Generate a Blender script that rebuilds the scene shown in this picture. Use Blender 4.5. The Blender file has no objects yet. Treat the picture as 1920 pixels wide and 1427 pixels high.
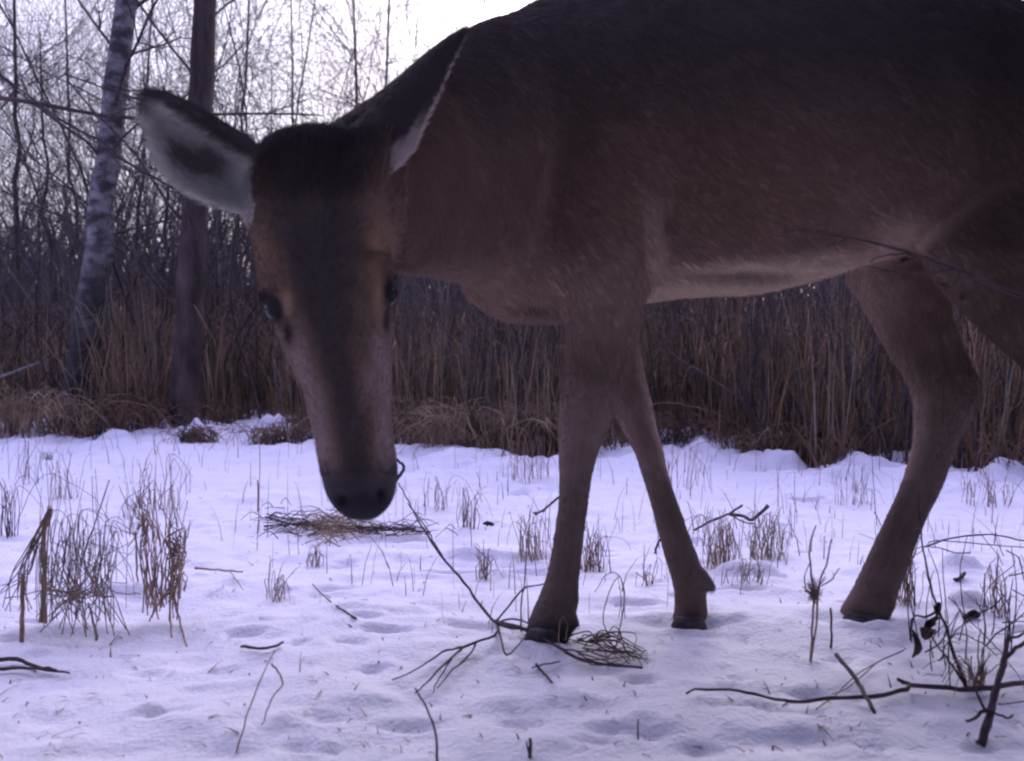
import bpy, math, random
import numpy as np
from mathutils import Vector, noise as mnoise

S = bpy.context.scene
C = S.collection
PI = math.pi
# ------------------------------------------------------------------ camera
F = 1600.0; CAMH = 0.52; HOR = 600.0
PITCH = math.atan((713.5 - HOR) / F)
cam_d = bpy.data.cameras.new('camera'); cam = bpy.data.objects.new('camera', cam_d); C.objects.link(cam)
cam.location = (0, 0, CAMH); cam.rotation_euler = (PI/2 - PITCH, 0, 0)
cam_d.sensor_width = 36; cam_d.lens = 36*F/1920; cam_d.clip_end = 2000; cam_d.clip_start = 0.02
cam_d.dof.use_dof = True; cam_d.dof.focus_distance = 1.9; cam_d.dof.aperture_fstop = 6.0
S.camera = cam
# ------------------------------------------------------------------ world
SUN_EL, SUN_AZ = math.radians(22), math.radians(12)
w = bpy.data.worlds.new('World'); S.world = w; w.use_nodes = True
nt = w.node_tree; nt.nodes.clear()
wo = nt.nodes.new('ShaderNodeOutputWorld')
sky = nt.nodes.new('ShaderNodeTexSky'); sky.sky_type = 'NISHITA'; sky.sun_disc = False
sky.sun_elevation = SUN_EL; sky.sun_rotation = SUN_AZ; sky.dust_density = 4; sky.air_density = 1.0; sky.ozone_density = 3
b1 = nt.nodes.new('ShaderNodeBackground'); b1.inputs[1].default_value = 0.05
nt.links.new(sky.outputs[0], b1.inputs[0])
# cloud cover: soft lavender overcast, thinner and brighter towards the low sun
tc = nt.nodes.new('ShaderNodeTexCoord')
nz = nt.nodes.new('ShaderNodeTexNoise'); nz.inputs['Scale'].default_value = 2.2; nz.inputs['Detail'].default_value = 4
nt.links.new(tc.outputs['Generated'], nz.inputs['Vector'])
sx = nt.nodes.new('ShaderNodeSeparateXYZ'); nt.links.new(tc.outputs['Generated'], sx.inputs[0])
mr = nt.nodes.new('ShaderNodeMapRange'); mr.inputs[1].default_value = -1; mr.inputs[2].default_value = 1
mr.inputs[3].default_value = 0.30; mr.inputs[4].default_value = 1.0
nt.links.new(sx.outputs['Y'], mr.inputs[0])
el = nt.nodes.new('ShaderNodeMapRange'); el.inputs[1].default_value = 0.1; el.inputs[2].default_value = .9; el.inputs[3].default_value = .46; el.inputs[4].default_value = 1.68
nt.links.new(sx.outputs['Z'], el.inputs[0])
dp_ = nt.nodes.new('ShaderNodeVectorMath'); dp_.operation = 'DOT_PRODUCT'; gd = Vector((-.10, 1, .36)).normalized(); dp_.inputs[1].default_value = gd
nt.links.new(tc.outputs['Generated'], dp_.inputs[0])
gl = nt.nodes.new('ShaderNodeMapRange'); gl.interpolation_type = 'SMOOTHSTEP'; gl.inputs[1].default_value = .965; gl.inputs[2].default_value = 1; gl.inputs[3].default_value = 0; gl.inputs[4].default_value = .16
nt.links.new(dp_.outputs['Value'], gl.inputs[0])
m1 = nt.nodes.new('ShaderNodeMath'); m1.operation = 'MULTIPLY_ADD'; m1.inputs[1].default_value = 0.22
nt.links.new(nz.outputs[0], m1.inputs[0]); nt.links.new(mr.outputs[0], m1.inputs[2])
b2 = nt.nodes.new('ShaderNodeBackground')
cm = nt.nodes.new('ShaderNodeMix'); cm.data_type = 'RGBA'; cm.inputs['A'].default_value = (.43, .40, .91, 1); cm.inputs['B'].default_value = (.80, .72, .98, 1)
mf = nt.nodes.new('ShaderNodeMapRange'); mf.inputs[1].default_value = -.3; mf.inputs[2].default_value = 1
nt.links.new(sx.outputs['Y'], mf.inputs[0]); nt.links.new(mf.outputs[0], cm.inputs['Factor']); nt.links.new(cm.outputs['Result'], b2.inputs[0])
m2 = nt.nodes.new('ShaderNodeMath'); m2.operation = 'MULTIPLY_ADD'
nt.links.new(m1.outputs[0], m2.inputs[0]); nt.links.new(el.outputs[0], m2.inputs[1]); nt.links.new(gl.outputs[0], m2.inputs[2]); nt.links.new(m2.outputs[0], b2.inputs[1])
ad = nt.nodes.new('ShaderNodeAddShader')
nt.links.new(b1.outputs[0], ad.inputs[0]); nt.links.new(b2.outputs[0], ad.inputs[1]); nt.links.new(ad.outputs[0], wo.inputs[0])
# ------------------------------------------------------------------ sun
sd = bpy.data.lights.new('sun', 'SUN'); sd.energy = 0.5; sd.angle = math.radians(25); sd.color = (1.0, 0.93, 0.95)
so = bpy.data.objects.new('sun', sd); C.objects.link(so)
d = Vector((math.sin(SUN_AZ)*math.cos(SUN_EL), math.cos(SUN_AZ)*math.cos(SUN_EL), math.sin(SUN_EL)))
so.rotation_euler = d.to_track_quat('Z', 'Y').to_euler(); so.location = (0, 0, 5)
S.view_settings.view_transform = 'Standard'; S.view_settings.look = 'None'
S.view_settings.gamma = 1; S.view_settings.exposure = 0.8
S.render.engine = 'CYCLES'
S.cycles.pixel_filter_type = 'GAUSSIAN'; S.cycles.filter_width = 2.6
S.cycles.max_bounces = 6

# ================================================================== helpers
def P(px, py, Y):
    a = (px-960)/F; b = -(py-713.5)/F
    c, s = math.cos(PITCH), math.sin(PITCH)
    dy = c + b*s; dz = -s + b*c
    k = Y/dy
    return Vector((a*k, Y, CAMH + dz*k))
def G(px, py, z=0.0):
    a = (px-960)/F; b = -(py-713.5)/F
    c, s = math.cos(PITCH), math.sin(PITCH)
    dy = c + b*s; dz = -s + b*c
    k = (z-CAMH)/dz
    return Vector((a*k, dy*k, z))
def proj(v):           # numpy Nx3 -> px,py (authoring aid for coat markings)
    c, s = math.cos(PITCH), math.sin(PITCH)
    y = v[:, 1]; z = v[:, 2]-CAMH
    dep = y*c - z*s; up = y*s + z*c
    return 960 + F*v[:, 0]/dep, 713.5 - F*up/dep
def sst(a, b, x):
    a = np.asarray(a, float); t = np.clip((x-a)/(b-a), 0, 1); return t*t*(3-2*t)

def setp(o, label=None, cat=None, group=None, kind=None):
    if label: o['label'] = label
    if cat: o['category'] = cat
    if group: o['group'] = group
    if kind: o['kind'] = kind
    return o
class MB:
    def __init__(self): self.v = []; self.f = []; self.n = 0
    def add(self, verts, faces):
        self.v.append(np.asarray(verts, float)); n = self.n
        self.f += [tuple(i+n for i in f) for f in faces]; self.n += len(verts)
    def tube(self, pts, rad, sides=5, cap=True):
        P_ = [Vector(p) for p in pts]; m = len(P_)
        vs = []; up = None
        for i in range(m):
            t = (P_[min(i+1, m-1)]-P_[max(i-1, 0)])
            if t.length < 1e-9: t = Vector((0, 0, 1))
            t.normalize()
            if up is None:
                up = t.orthogonal().normalized()
            else:
                up = up - t*up.dot(t)
                up = up.normalized() if up.length > 1e-6 else t.orthogonal().normalized()
            bn = t.cross(up); r = rad[i]
            for k in range(sides):
                a = 2*PI*k/sides
                vs.append(P_[i]+up*(r*math.cos(a))+bn*(r*math.sin(a)))
        fs = []
        for i in range(m-1):
            for k in range(sides):
                k2 = (k+1) % sides
                fs.append((i*sides+k, i*sides+k2, (i+1)*sides+k2, (i+1)*sides+k))
        if cap:
            fs.append(tuple(range(sides))[::-1]); fs.append(tuple((m-1)*sides+k for k in range(sides)))
        self.add(vs, fs)
    def blade(self, pts, wid, ax=None):
        P_ = [Vector(p) for p in pts]; m = len(P_)
        ax = ax or Vector((random.uniform(-1, 1), random.uniform(-.5, .5), 0)).normalized()
        vs = []
        for i in range(m):
            ww = wid*(1-0.85*i/(m-1))*.5
            vs += [P_[i]-ax*ww, P_[i]+ax*ww]
        self.add(vs, [(2*i, 2*i+1, 2*i+3, 2*i+2) for i in range(m-1)])
    def mesh(self, name):
        me = bpy.data.meshes.new(name)
        v = np.concatenate(self.v) if self.v else np.zeros((0, 3))
        me.from_pydata([tuple(x) for x in v], [], self.f); me.update()
        return me
    def build(self, name, mat, parent=None, smooth=True):
        me = self.mesh(name)
        if smooth: me.polygons.foreach_set('use_smooth', [True]*len(me.polygons))
        me.materials.append(mat)
        o = bpy.data.objects.new(name, me); C.objects.link(o)
        if parent:
            o.parent = parent
            for vv in me.vertices: vv.co -= parent.location
        return o
def empty(name, loc):
    o = bpy.data.objects.new(name, None); C.objects.link(o); o.location = loc; o.empty_display_size = .05
    return o

# ------------------------------------------------------------------ materials
def mat(name, c1, c2=None, scale=30, rough=.8, bump=0, bscale=60, stretch=None, spec=.3, p0=.35, p1=.65, obj=False):
    m = bpy.data.materials.new(name); m.use_nodes = True
    n = m.node_tree; bs = n.nodes['Principled BSDF']
    bs.inputs['Roughness'].default_value = rough; bs.inputs['Specular IOR Level'].default_value = spec
    bs.inputs['Base Color'].default_value = (*c1, 1)
    t = n.nodes.new('ShaderNodeTexCoord'); mp = n.nodes.new('ShaderNodeMapping')
    if stretch: mp.inputs['Scale'].default_value = stretch
    n.links.new(t.outputs['Object'], mp.inputs[0])
    if c2:
        x = n.nodes.new('ShaderNodeTexNoise'); x.inputs['Scale'].default_value = scale; x.inputs['Detail'].default_value = 5
        r = n.nodes.new('ShaderNodeValToRGB'); r.color_ramp.elements[0].position = p0; r.color_ramp.elements[1].position = p1
        r.color_ramp.elements[0].color = (*c1, 1); r.color_ramp.elements[1].color = (*c2, 1)
        n.links.new(mp.outputs[0], x.inputs['Vector']); n.links.new(x.outputs[0], r.inputs[0]); n.links.new(r.outputs[0], bs.inputs['Base Color'])
    if bump:
        y = n.nodes.new('ShaderNodeTexNoise'); y.inputs['Scale'].default_value = bscale; y.inputs['Detail'].default_value = 6
        bb = n.nodes.new('ShaderNodeBump'); bb.inputs['Strength'].default_value = bump; bb.inputs['Distance'].default_value = .01
        n.links.new(mp.outputs[0], y.inputs['Vector']); n.links.new(y.outputs[0], bb.inputs['Height']); n.links.new(bb.outputs[0], bs.inputs['Normal'])
    return m
M = {}
M['bark'] = mat('dark_bark_veiled', (.032, .025, .028), (.10, .075, .070), 14, .9, .8, 40, (1, 1, .25))  # colours lifted to imitate veiling glare over the dark stems
M['twig'] = mat('twig_bark', (.035, .022, .026), (.10, .06, .062), 40, .8, 0)
M['thicket'] = mat('thicket_bark_veiled', (.050, .042, .052), (.14, .11, .12), 3, .9)  # purple grey raised in colour to stand in for haze and glare
M['far'] = mat('far_wood_bark', (.06, .055, .075), (.11, .10, .12), 1, .9)
M['straw'] = mat('dry_straw', (.17, .115, .07), (.36, .26, .17), 25, .8)
M['straw_red'] = mat('dry_red_stem', (.17, .10, .08), (.38, .25, .19), 25, .8)
M['mat'] = mat('matted_brown', (.11, .078, .05), (.46, .335, .21), 9, .85)
M['mat2'] = mat('matted_dark', (.045, .03, .022), (.24, .15, .09), 9, .85)
M['reed'] = mat('dead_reed', (.065, .045, .028), (.44, .285, .16), 4, .85, p0=.3, p1=.7)
M['reed2'] = mat('grey_reed', (.065, .058, .045), (.27, .225, .165), 5, .85, p0=.3, p1=.7)
M['leaf'] = mat('dead_leaf', (.03, .018, .016), (.09, .05, .035), 60, .7)
M['lichen'] = mat('grey_lichen', (.12, .13, .12), (.3, .31, .3), 80, .9)
# birch
m = mat('birch_bark', (.055, .048, .052), (.25, .235, .24), 13, .8, .6, 30, (1, 1, 1.7), p0=.40, p1=.62); M['birch'] = m
n = m.node_tree; bs = n.nodes['Principled BSDF']; lk = bs.inputs['Base Color'].links[0].from_socket    # old birches: dark furrowed foot below the pale bark
sp = n.nodes.new('ShaderNodeSeparateXYZ'); tq = n.nodes.new('ShaderNodeTexCoord'); n.links.new(tq.outputs['Object'], sp.inputs[0])
tn = n.nodes.new('ShaderNodeTexNoise'); tn.inputs['Scale'].default_value = 12; n.links.new(tq.outputs['Object'], tn.inputs['Vector'])
ma = n.nodes.new('ShaderNodeMath'); ma.operation = 'MULTIPLY_ADD'; ma.inputs[1].default_value = 1.1; n.links.new(tn.outputs[0], ma.inputs[0]); n.links.new(sp.outputs['Z'], ma.inputs[2])
mq = n.nodes.new('ShaderNodeMapRange'); mq.inputs[1].default_value = .9; mq.inputs[2].default_value = 1.55; n.links.new(ma.outputs[0], mq.inputs[0])
mi = n.nodes.new('ShaderNodeMix'); mi.data_type = 'RGBA'; mi.inputs['A'].default_value = (.045, .036, .036, 1); n.links.new(lk, mi.inputs['B']); n.links.new(mq.outputs[0], mi.inputs['Factor']); n.links.new(mi.outputs['Result'], bs.inputs['Base Color'])
m = mat('pine_bark', (.032, .023, .022), (.10, .07, .062), 16, .9, 1, 40, (1, 1, .3)); M['pine'] = m

# ------------------------------------------------------------------ value noise
class VN:
    def __init__(s, seed): s.g = np.random.RandomState(seed).rand(256, 256)
    def __call__(s, x, y, sc):
        x = np.asarray(x)*sc+100.3; y = np.asarray(y)*sc+100.7
        xi = np.floor(x).astype(int); yi = np.floor(y).astype(int); u = x-xi; v = y-yi
        u = u*u*(3-2*u); v = v*v*(3-2*v); g = s.g
        a = g[xi % 256, yi % 256]; b = g[(xi+1) % 256, yi % 256]; c = g[xi % 256, (yi+1) % 256]; e = g[(xi+1) % 256, (yi+1) % 256]
        return (a*(1-u)+b*u)*(1-v)+(c*(1-u)+e*u)*v-.5
vn = VN(3); vn2 = VN(8)
# the edge between the snowy clearing and the reed bed, as ground points
EDGE_PX = [(-900, 790), (-400, 795), (0, 796), (120, 788), (170, 812), (300, 806), (340, 800), (420, 800), (500, 788), (580, 815), (740, 826), (860, 838), (930, 856),
           (1040, 850), (1150, 838), (1240, 818), (1330, 835), (1420, 845), (1530, 862), (1620, 853), (1700, 853), (1800, 868), (1920, 874), (2300, 880), (3000, 890)]
EX = np.array([G(a, b).x for a, b in EDGE_PX]); EY = np.array([G(a, b).y for a, b in EDGE_PX])
o_ = np.argsort(EX); EX = EX[o_]; EY = EY[o_]
def edge_y(x): return np.interp(x, EX, EY)
# hollows: (px, py, radius x, radius y, depth); negative depth = hump
HOL = [(1012, 1226, .05, .014, -.012), (1292, 1191, .05, .012, -.010), (1612, 1181, .05, .012, -.010), (880, 1075, .10, .022, .028), (960, 1078, .08, .016, .012), (620, 1105, .035, .018, .014), (725, 1195, .035, .014, .016), (900, 1180, .06, .02, .01),
       (600, 1357, .03, .013, .012), (760, 1368, .035, .013, .014), (975, 1360, .03, .012, .012), (460, 1188, .03, .014, .012), (780, 1012, .05, .02, .010),
       (1510, 932, .05, .012, .035), (920, 978, .02, .012, .025), (1290, 1180, .07, .04, .006), (1340, 1170, .06, .02, -.012), (1020, 1215, .06, .03, .004), (1010, 1232, .09, .02, -.008),
       (1620, 1168, .075, .03, .004), (1690, 1178, .06, .02, -.008), (975, 920, .03, .015, .015), (1400, 1080, .07, .03, -.03), (1380, 1110, .05, .012, .012),
       (1190, 1140, .04, .015, .012), (1360, 1330, .03, .012, .008), (1180, 1380, .05, .014, .012), (250, 1100, .12, .05, -.02), (150, 1180, .1, .04, .014), (1500, 1395, .07, .02, .01),
       (1810, 1130, .035, .025, -.03), (1800, 1062, .04, .025, -.025), (700, 1150, .1, .03, -.01), (800, 1040, .15, .05, -.012), (950, 1045, .12, .03, -.022)]
rs_h = random.Random(5)
HOL += [(rs_h.uniform(0, 1920), rs_h.uniform(900, 1420), rs_h.uniform(.012, .03), rs_h.uniform(.008, .014), rs_h.uniform(.006, .014)) for _ in range(60)]
HG = [(G(a, b).x, G(a, b).y, rx, ry, dp) for a, b, rx, ry, dp in HOL]
TUS = [(30, 815, .2, .10), (230, 812, .18, .10), (380, 815, .12, .08), (530, 812, .16, .13), (600, 830, .1, .1), (790, 838, .12, .05), (1260, 835, .12, .11), (1310, 848, .13, .07), (1430, 850, .12, .10), (1480, 862, .1, .05), (1640, 860, .16, .06), (1740, 862, .16, .05), (1900, 880, .15, .05)]
TG = [(G(a, b).x, G(a, b).y, r, hh) for a, b, r, hh in TUS]
def H(x, y):
    x = np.asarray(x, float); y = np.asarray(y, float)
    ey = edge_y(x)
    near = 1-sst(8, 14, y)
    z = (.030*vn(x, y, 1.7)+.014*vn2(x, y*1.4, 4.5)+.011*vn(x, y*1.3, 11)+.007*vn2(x, y*1.2, 27)+.004*vn(x, y, 62)+.007*np.clip(vn(x+9, y+3, 19)-.12, 0, 1)*6*.35)*near
    rough = sst(-1.2, .1, y-ey)
    z = z+rough*(.07*vn(x, y, 6)+.05*vn2(x, y, 15)+.02*vn(x, y, 33))*near
    for cx, cy, rx, ry, dp in HG:
        q = ((x-cx)/rx)**2+((y-cy)/ry)**2
        dp = dp*(.6 if cy < 1.35 else 1.1)
        z = z-dp*np.exp(-q**2.6)+abs(dp)*.18*np.exp(-(np.sqrt(q)-1.6)**2*4)
    for cx, cy, r, hh in TG:
        q = ((x-cx)**2+(y-cy)**2)/r**2
        z = z+hh*.5*np.exp(-q*2)*(.6+1.9*vn(x, y, 17))
    return z
def Hs(x, y): return float(H(np.array([x]), np.array([y]))[0])

# ------------------------------------------------------------------ ground
def ground():
    xs = np.concatenate([-np.geomspace(600, 2.6, 30)[:-1], np.arange(-2.6, 2.6, .012), np.geomspace(2.6, 600, 30)])
    ys = np.concatenate([-np.geomspace(600, .3, 20)[:-1], np.arange(-.3, .55, .1), np.arange(.55, 2.4, .008), np.arange(2.4, 4.8, .014), np.geomspace(4.8, 900, 60)])
    X, Y = np.meshgrid(xs, ys)
    Z = H(X.ravel(), Y.ravel()).reshape(X.shape)
    nx, ny = len(xs), len(ys)
    v = np.stack([X.ravel(), Y.ravel(), Z.ravel()], 1)
    i = np.arange(nx*ny).reshape(ny, nx)
    f = np.stack([i[:-1, :-1].ravel(), i[:-1, 1:].ravel(), i[1:, 1:].ravel(), i[1:, :-1].ravel()], 1)
    me = bpy.data.meshes.new('snow_ground'); me.vertices.add(len(v)); me.vertices.foreach_set('co', v.ravel())
    me.loops.add(f.size); me.loops.foreach_set('vertex_index', f.ravel()); me.polygons.add(len(f))
    me.polygons.foreach_set('loop_start', np.arange(len(f))*4); me.polygons.foreach_set('loop_total', np.full(len(f), 4))
    me.polygons.foreach_set('use_smooth', np.ones(len(f), bool)); me.update()
    # litter mask: bare brown litter among the reeds, snow in the clearing
    x, y, z = v.T
    e = y-edge_y(x)+.35*vn(x, y, 5)+.3*vn2(x, y, 13)+.2*vn(x, y, 30)
    lit = sst(-.02, .10, e)*(1-.9*sst(.22, .34, vn2(x, y, 9))*sst(.9, .2, y-edge_y(x)))
    lit = np.clip(lit, 0, 1)
    a = me.attributes.new('litter', 'FLOAT', 'POINT'); a.data.foreach_set('value', lit.astype(np.float32))
    m = bpy.data.materials.new('snow'); m.use_nodes = True; n = m.node_tree; bs = n.nodes['Principled BSDF']
    at = n.nodes.new('ShaderNodeAttribute'); at.attribute_name = 'litter'
    tx = n.nodes.new('ShaderNodeTexNoise'); tx.inputs['Scale'].default_value = 35; tx.inputs['Detail'].default_value = 6
    tcn = n.nodes.new('ShaderNodeTexCoord'); n.links.new(tcn.outputs['Object'], tx.inputs['Vector'])
    lr = n.nodes.new('ShaderNodeValToRGB'); lr.color_ramp.elements[0].color = (.025, .016, .011, 1); lr.color_ramp.elements[1].color = (.14, .085, .05, 1)
    lr.color_ramp.elements[0].position = .35; lr.color_ramp.elements[1].position = .7
    n.links.new(tx.outputs[0], lr.inputs[0])
    mx = n.nodes.new('ShaderNodeMix'); mx.data_type = 'RGBA'
    mx.inputs['A'].default_value = (.78, .775, .82, 1); n.links.new(lr.outputs[0], mx.inputs['B']); n.links.new(at.outputs['Fac'], mx.inputs['Factor'])
    n.links.new(mx.outputs['Result'], bs.inputs['Base Color']); bs.inputs['Roughness'].default_value = .65; bs.inputs['Specular IOR Level'].default_value = .2
    t2 = n.nodes.new('ShaderNodeTexNoise'); t2.inputs['Scale'].default_value = 130; t2.inputs['Detail'].default_value = 7
    n.links.new(tcn.outputs['Object'], t2.inputs['Vector'])
    bp = n.nodes.new('ShaderNodeBump'); bp.inputs['Strength'].default_value = .6; bp.inputs['Distance'].default_value = .006
    n.links.new(t2.outputs[0], bp.inputs['Height']); n.links.new(bp.outputs[0], bs.inputs['Normal'])
    me.materials.append(m)
    o = bpy.data.objects.new('snow_ground', me); C.objects.link(o); setp(o, kind='structure')
ground()

# ================================================================== DEER
NS = 28
dv, df = [], []
def add_rings(rings):
    n0 = sum(len(a) for a in dv); k = len(rings[0]); fs = []
    arr = np.array([list(p) for r in rings for p in r])
    for i in range(len(rings)-1):
        for j in range(k):
            j2 = (j+1) % k
            fs.append((n0+i*k+j, n0+i*k+j2, n0+(i+1)*k+j2, n0+(i+1)*k+j))
    fs.append(tuple(n0+j for j in range(k))[::-1]); fs.append(tuple(n0+(len(rings)-1)*k+j for j in range(k)))
    dv.append(arr); df.extend(fs)
def interp_rows(rows, step):
    rows = np.array(rows, float); t = np.concatenate([[0], np.cumsum(np.abs(np.diff(rows[:, 0])))])
    n = max(int(t[-1]/step), 4); tt = np.linspace(0, t[-1], n)
    out = []
    for c in range(rows.shape[1]):       # catmull-like smoothing through monotone cubic
        y = rows[:, c]; dlt = np.diff(y)/np.diff(t); mm = np.zeros(len(y)); mm[1:-1] = np.where(dlt[1:]*dlt[:-1] > 0, 2*dlt[1:]*dlt[:-1]/(dlt[1:]+dlt[:-1]+1e-12), 0)
        mm[0] = dlt[0]; mm[-1] = dlt[-1]
        i = np.clip(np.searchsorted(t, tt, 'right')-1, 0, len(t)-2); hh = t[i+1]-t[i]; u = (tt-t[i])/hh
        out.append((2*u**3-3*u**2+1)*y[i]+(u**3-2*u**2+u)*hh*mm[i]+(-2*u**3+3*u**2)*y[i+1]+(u**3-u**2)*hh*mm[i+1])
    return np.array(out).T
def sgnpow(c, e): return math.copysign(abs(c)**e, c)
# --- torso: (px, top, bottom, Y, half width)
TORSO = [(845, 230, 490, 1.33, .05), (865, 130, 540, 1.36, .09), (905, 60, 578, 1.39, .12), (945, 38, 600, 1.40, .135), (1000, 8, 606, 1.41, .15), (1080, -20, 604, 1.42, .162), (1180, -38, 572, 1.42, .172), (1300, -50, 556, 1.42, .185),
         (1420, -55, 548, 1.42, .195), (1520, -55, 530, 1.42, .197), (1620, -48, 498, 1.42, .19), (1720, -25, 468, 1.42, .18), (1820, 0, 455, 1.42, .17), (1920, 28, 460, 1.42, .165), (2020, 75, 450, 1.42, .14), (2090, 150, 400, 1.42, .09)]
rr = []
for px, t, b, Y, wd in interp_rows(TORSO, 30):
    T = P(px, t, Y); B = P(px, b, Y); c = (T+B)/2; hz = (T.z-B.z)/2
    rr.append([Vector((c.x, c.y+wd*sgnpow(math.cos(a), .9)*(1-.12*math.sin(a)), c.z+hz*sgnpow(math.sin(a), .9))) for a in [2*PI*k/NS for k in range(NS)]])
add_rings(rr)
# --- neck: (px, py, Y, half z, half lateral)
NECK = [(1040, 300, 1.43, .24, .13), (960, 292, 1.38, .222, .125), (895, 292, 1.31, .192, .115), (820, 310, 1.21, .152, .098), (745, 332, 1.12, .118, .085), (680, 352, 1.05, .09, .08), (625, 365, 1.0, .07, .07)]
nr = interp_rows(NECK, 22); cs = [P(r[0], r[1], r[2]) for r in nr]; rr = []
for i, r in enumerate(nr):
    t = cs[min(i+1, len(cs)-1)]-cs[max(i-1, 0)]; t.z = 0; t.normalize(); lat = Vector((t.y, -t.x, 0))
    rr.append([cs[i]+lat*(r[4]*math.cos(a))+Vector((0, 0, r[3]*math.sin(a)*(1-.0*math.cos(a)))) for a in [2*PI*k/NS for k in range(NS)]])
add_rings(rr)
# --- head: (py, left, right, Y front, depth)
HEAD = [(246, 560, 655, 1.0, .06), (258, 515, 690, .985, .10), (285, 482, 712, .968, .13), (340, 464, 722, .948, .155), (400, 460, 722, .932, .165), (460, 474, 725, .921, .168), (520, 484, 733, .912, .168), (560, 490, 741, .907, .163), (600, 510, 740, .902, .155),
        (650, 531, 735, .898, .145), (700, 550, 732, .895, .135), (760, 573, 732, .893, .12), (820, 590, 735, .892, .108), (870, 597, 742, .892, .10), (920, 606, 743, .895, .09), (950, 622, 733, .901, .076), (970, 645, 717, .911, .055), (981, 665, 700, .922, .03)]
rr = []
for py, l, r, Yf, dp in interp_rows(HEAD, 14):
    Yc = Yf+dp*.42
    L = P(l, py, Yc); R = P(r, py, Yc); c = (L+R)/2; hw = (R.x-L.x)/2
    ring = []
    wedge = 1.0+.35*float(sst(520, 640, np.array(py)))*(1-float(sst(800, 880, np.array(py))))
    for k in range(NS):
        a = 2*PI*k/NS; ca, sa = math.cos(a), math.sin(a)
        if sa < 0:      # front (towards camera)
            x = hw*sgnpow(ca, .95*wedge**.6); y = -dp*.42*abs(sa)**(1.0)
        else:
            x = hw*sgnpow(ca, .9); y = dp*.58*abs(sa)**.9
        ring.append(Vector((c.x+x, c.y+y, c.z)))
    rr.append(ring)
add_rings(rr)
# --- legs: (py, left, right, Y, half depth)
def leg(rows, step=16):
    rr = []
    for py, l, r, Y, dp in interp_rows(rows, step):
        L = P(l, py, Y); R = P(r, py, Y); c = (L+R)/2; hw = (R.x-L.x)/2
        rr.append([Vector((c.x+hw*math.cos(a), c.y+dp*math.sin(a), c.z)) for a in [2*PI*k/20 for k in range(20)]])
    add_rings(rr)
leg([(150, 1010, 1170, 1.36, .06), (250, 960, 1225, 1.335, .075), (350, 950, 1240, 1.325, .08), (430, 985, 1232, 1.32, .078), (500, 1025, 1222, 1.325, .07), (560, 1048, 1212, 1.33, .06), (600, 1056, 1205, 1.335, .052), (650, 1060, 1195, 1.34, .045), (700, 1053, 1180, 1.342, .04),
     (750, 1047, 1161, 1.345, .034), (800, 1045, 1143, 1.348, .031), (850, 1046, 1122, 1.35, .029), (900, 1048, 1110, 1.35, .025), (950, 1045, 1103, 1.35, .022), (1000, 1038, 1096, 1.35, .021), (1050, 1030, 1091, 1.35, .021), (1090, 1020, 1086, 1.35, .023), (1130, 1004, 1083, 1.345, .025), (1160, 991, 1080, 1.34, .025), (1190, 984, 1074, 1.335, .027), (1205, 982, 1062, 1.335, .028), (1216, 986, 1052, 1.335, .028), (1226, 990, 1050, 1.335, .026)])
leg([(400, 1080, 1230, 1.49, .06), (500, 1100, 1215, 1.485, .055), (600, 1118, 1196, 1.48, .045), (650, 1128, 1198, 1.478, .04), (700, 1136, 1208, 1.475, .036), (760, 1147, 1224, 1.47, .033), (800, 1163, 1231, 1.465, .03), (850, 1190, 1244, 1.46, .027), (900, 1206, 1257, 1.455, .023), (950, 1221, 1275, 1.45, .022),
     (1000, 1234, 1293, 1.448, .022), (1050, 1247, 1312, 1.445, .022), (1090, 1259, 1325, 1.442, .024), (1115, 1264, 1325, 1.44, .024), (1145, 1264, 1327, 1.438, .025), (1160, 1260, 1329, 1.436, .028), (1176, 1257, 1331, 1.436, .028), (1188, 1260, 1328, 1.436, .026)])
leg([(330, 1640, 1850, 1.49, .06), (400, 1610, 1850, 1.50, .065), (460, 1595, 1835, 1.505, .06), (520, 1586, 1795, 1.505, .052), (560, 1611, 1780, 1.505, .046), (620, 1641, 1794, 1.50, .042), (670, 1669, 1816, 1.495, .038), (720, 1700, 1838, 1.49, .034), (748, 1710, 1842, 1.49, .031), (780, 1713, 1825, 1.488, .029), (830, 1711, 1796, 1.485, .026), (870, 1702, 1781, 1.48, .024),
     (910, 1689, 1767, 1.478, .022), (970, 1661, 1738, 1.475, .021), (1030, 1633, 1714, 1.472, .022), (1090, 1605, 1691, 1.47, .023), (1120, 1590, 1681, 1.468, .025), (1148, 1572, 1673, 1.465, .026), (1160, 1571, 1668, 1.463, .027), (1169, 1577, 1664, 1.463, .027), (1180, 1590, 1655, 1.463, .025)])
leg([(120, 1820, 2080, 1.37, .06), (250, 1760, 2110, 1.345, .075), (360, 1745, 2130, 1.335, .08), (440, 1722, 2135, 1.33, .078), (490, 1735, 2135, 1.325, .07), (550, 1774, 2130, 1.32, .062), (610, 1832, 2125, 1.315, .055), (690, 1921, 2125, 1.31, .045), (760, 1985, 2130, 1.31, .036), (830, 2030, 2150, 1.31, .03), (880, 2040, 2130, 1.31, .027), (950, 2030, 2100, 1.31, .022), (1060, 2005, 2072, 1.31, .021), (1150, 1985, 2056, 1.31, .023), (1210, 1962, 2046, 1.31, .027), (1236, 1960, 2030, 1.31, .026)])
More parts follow.
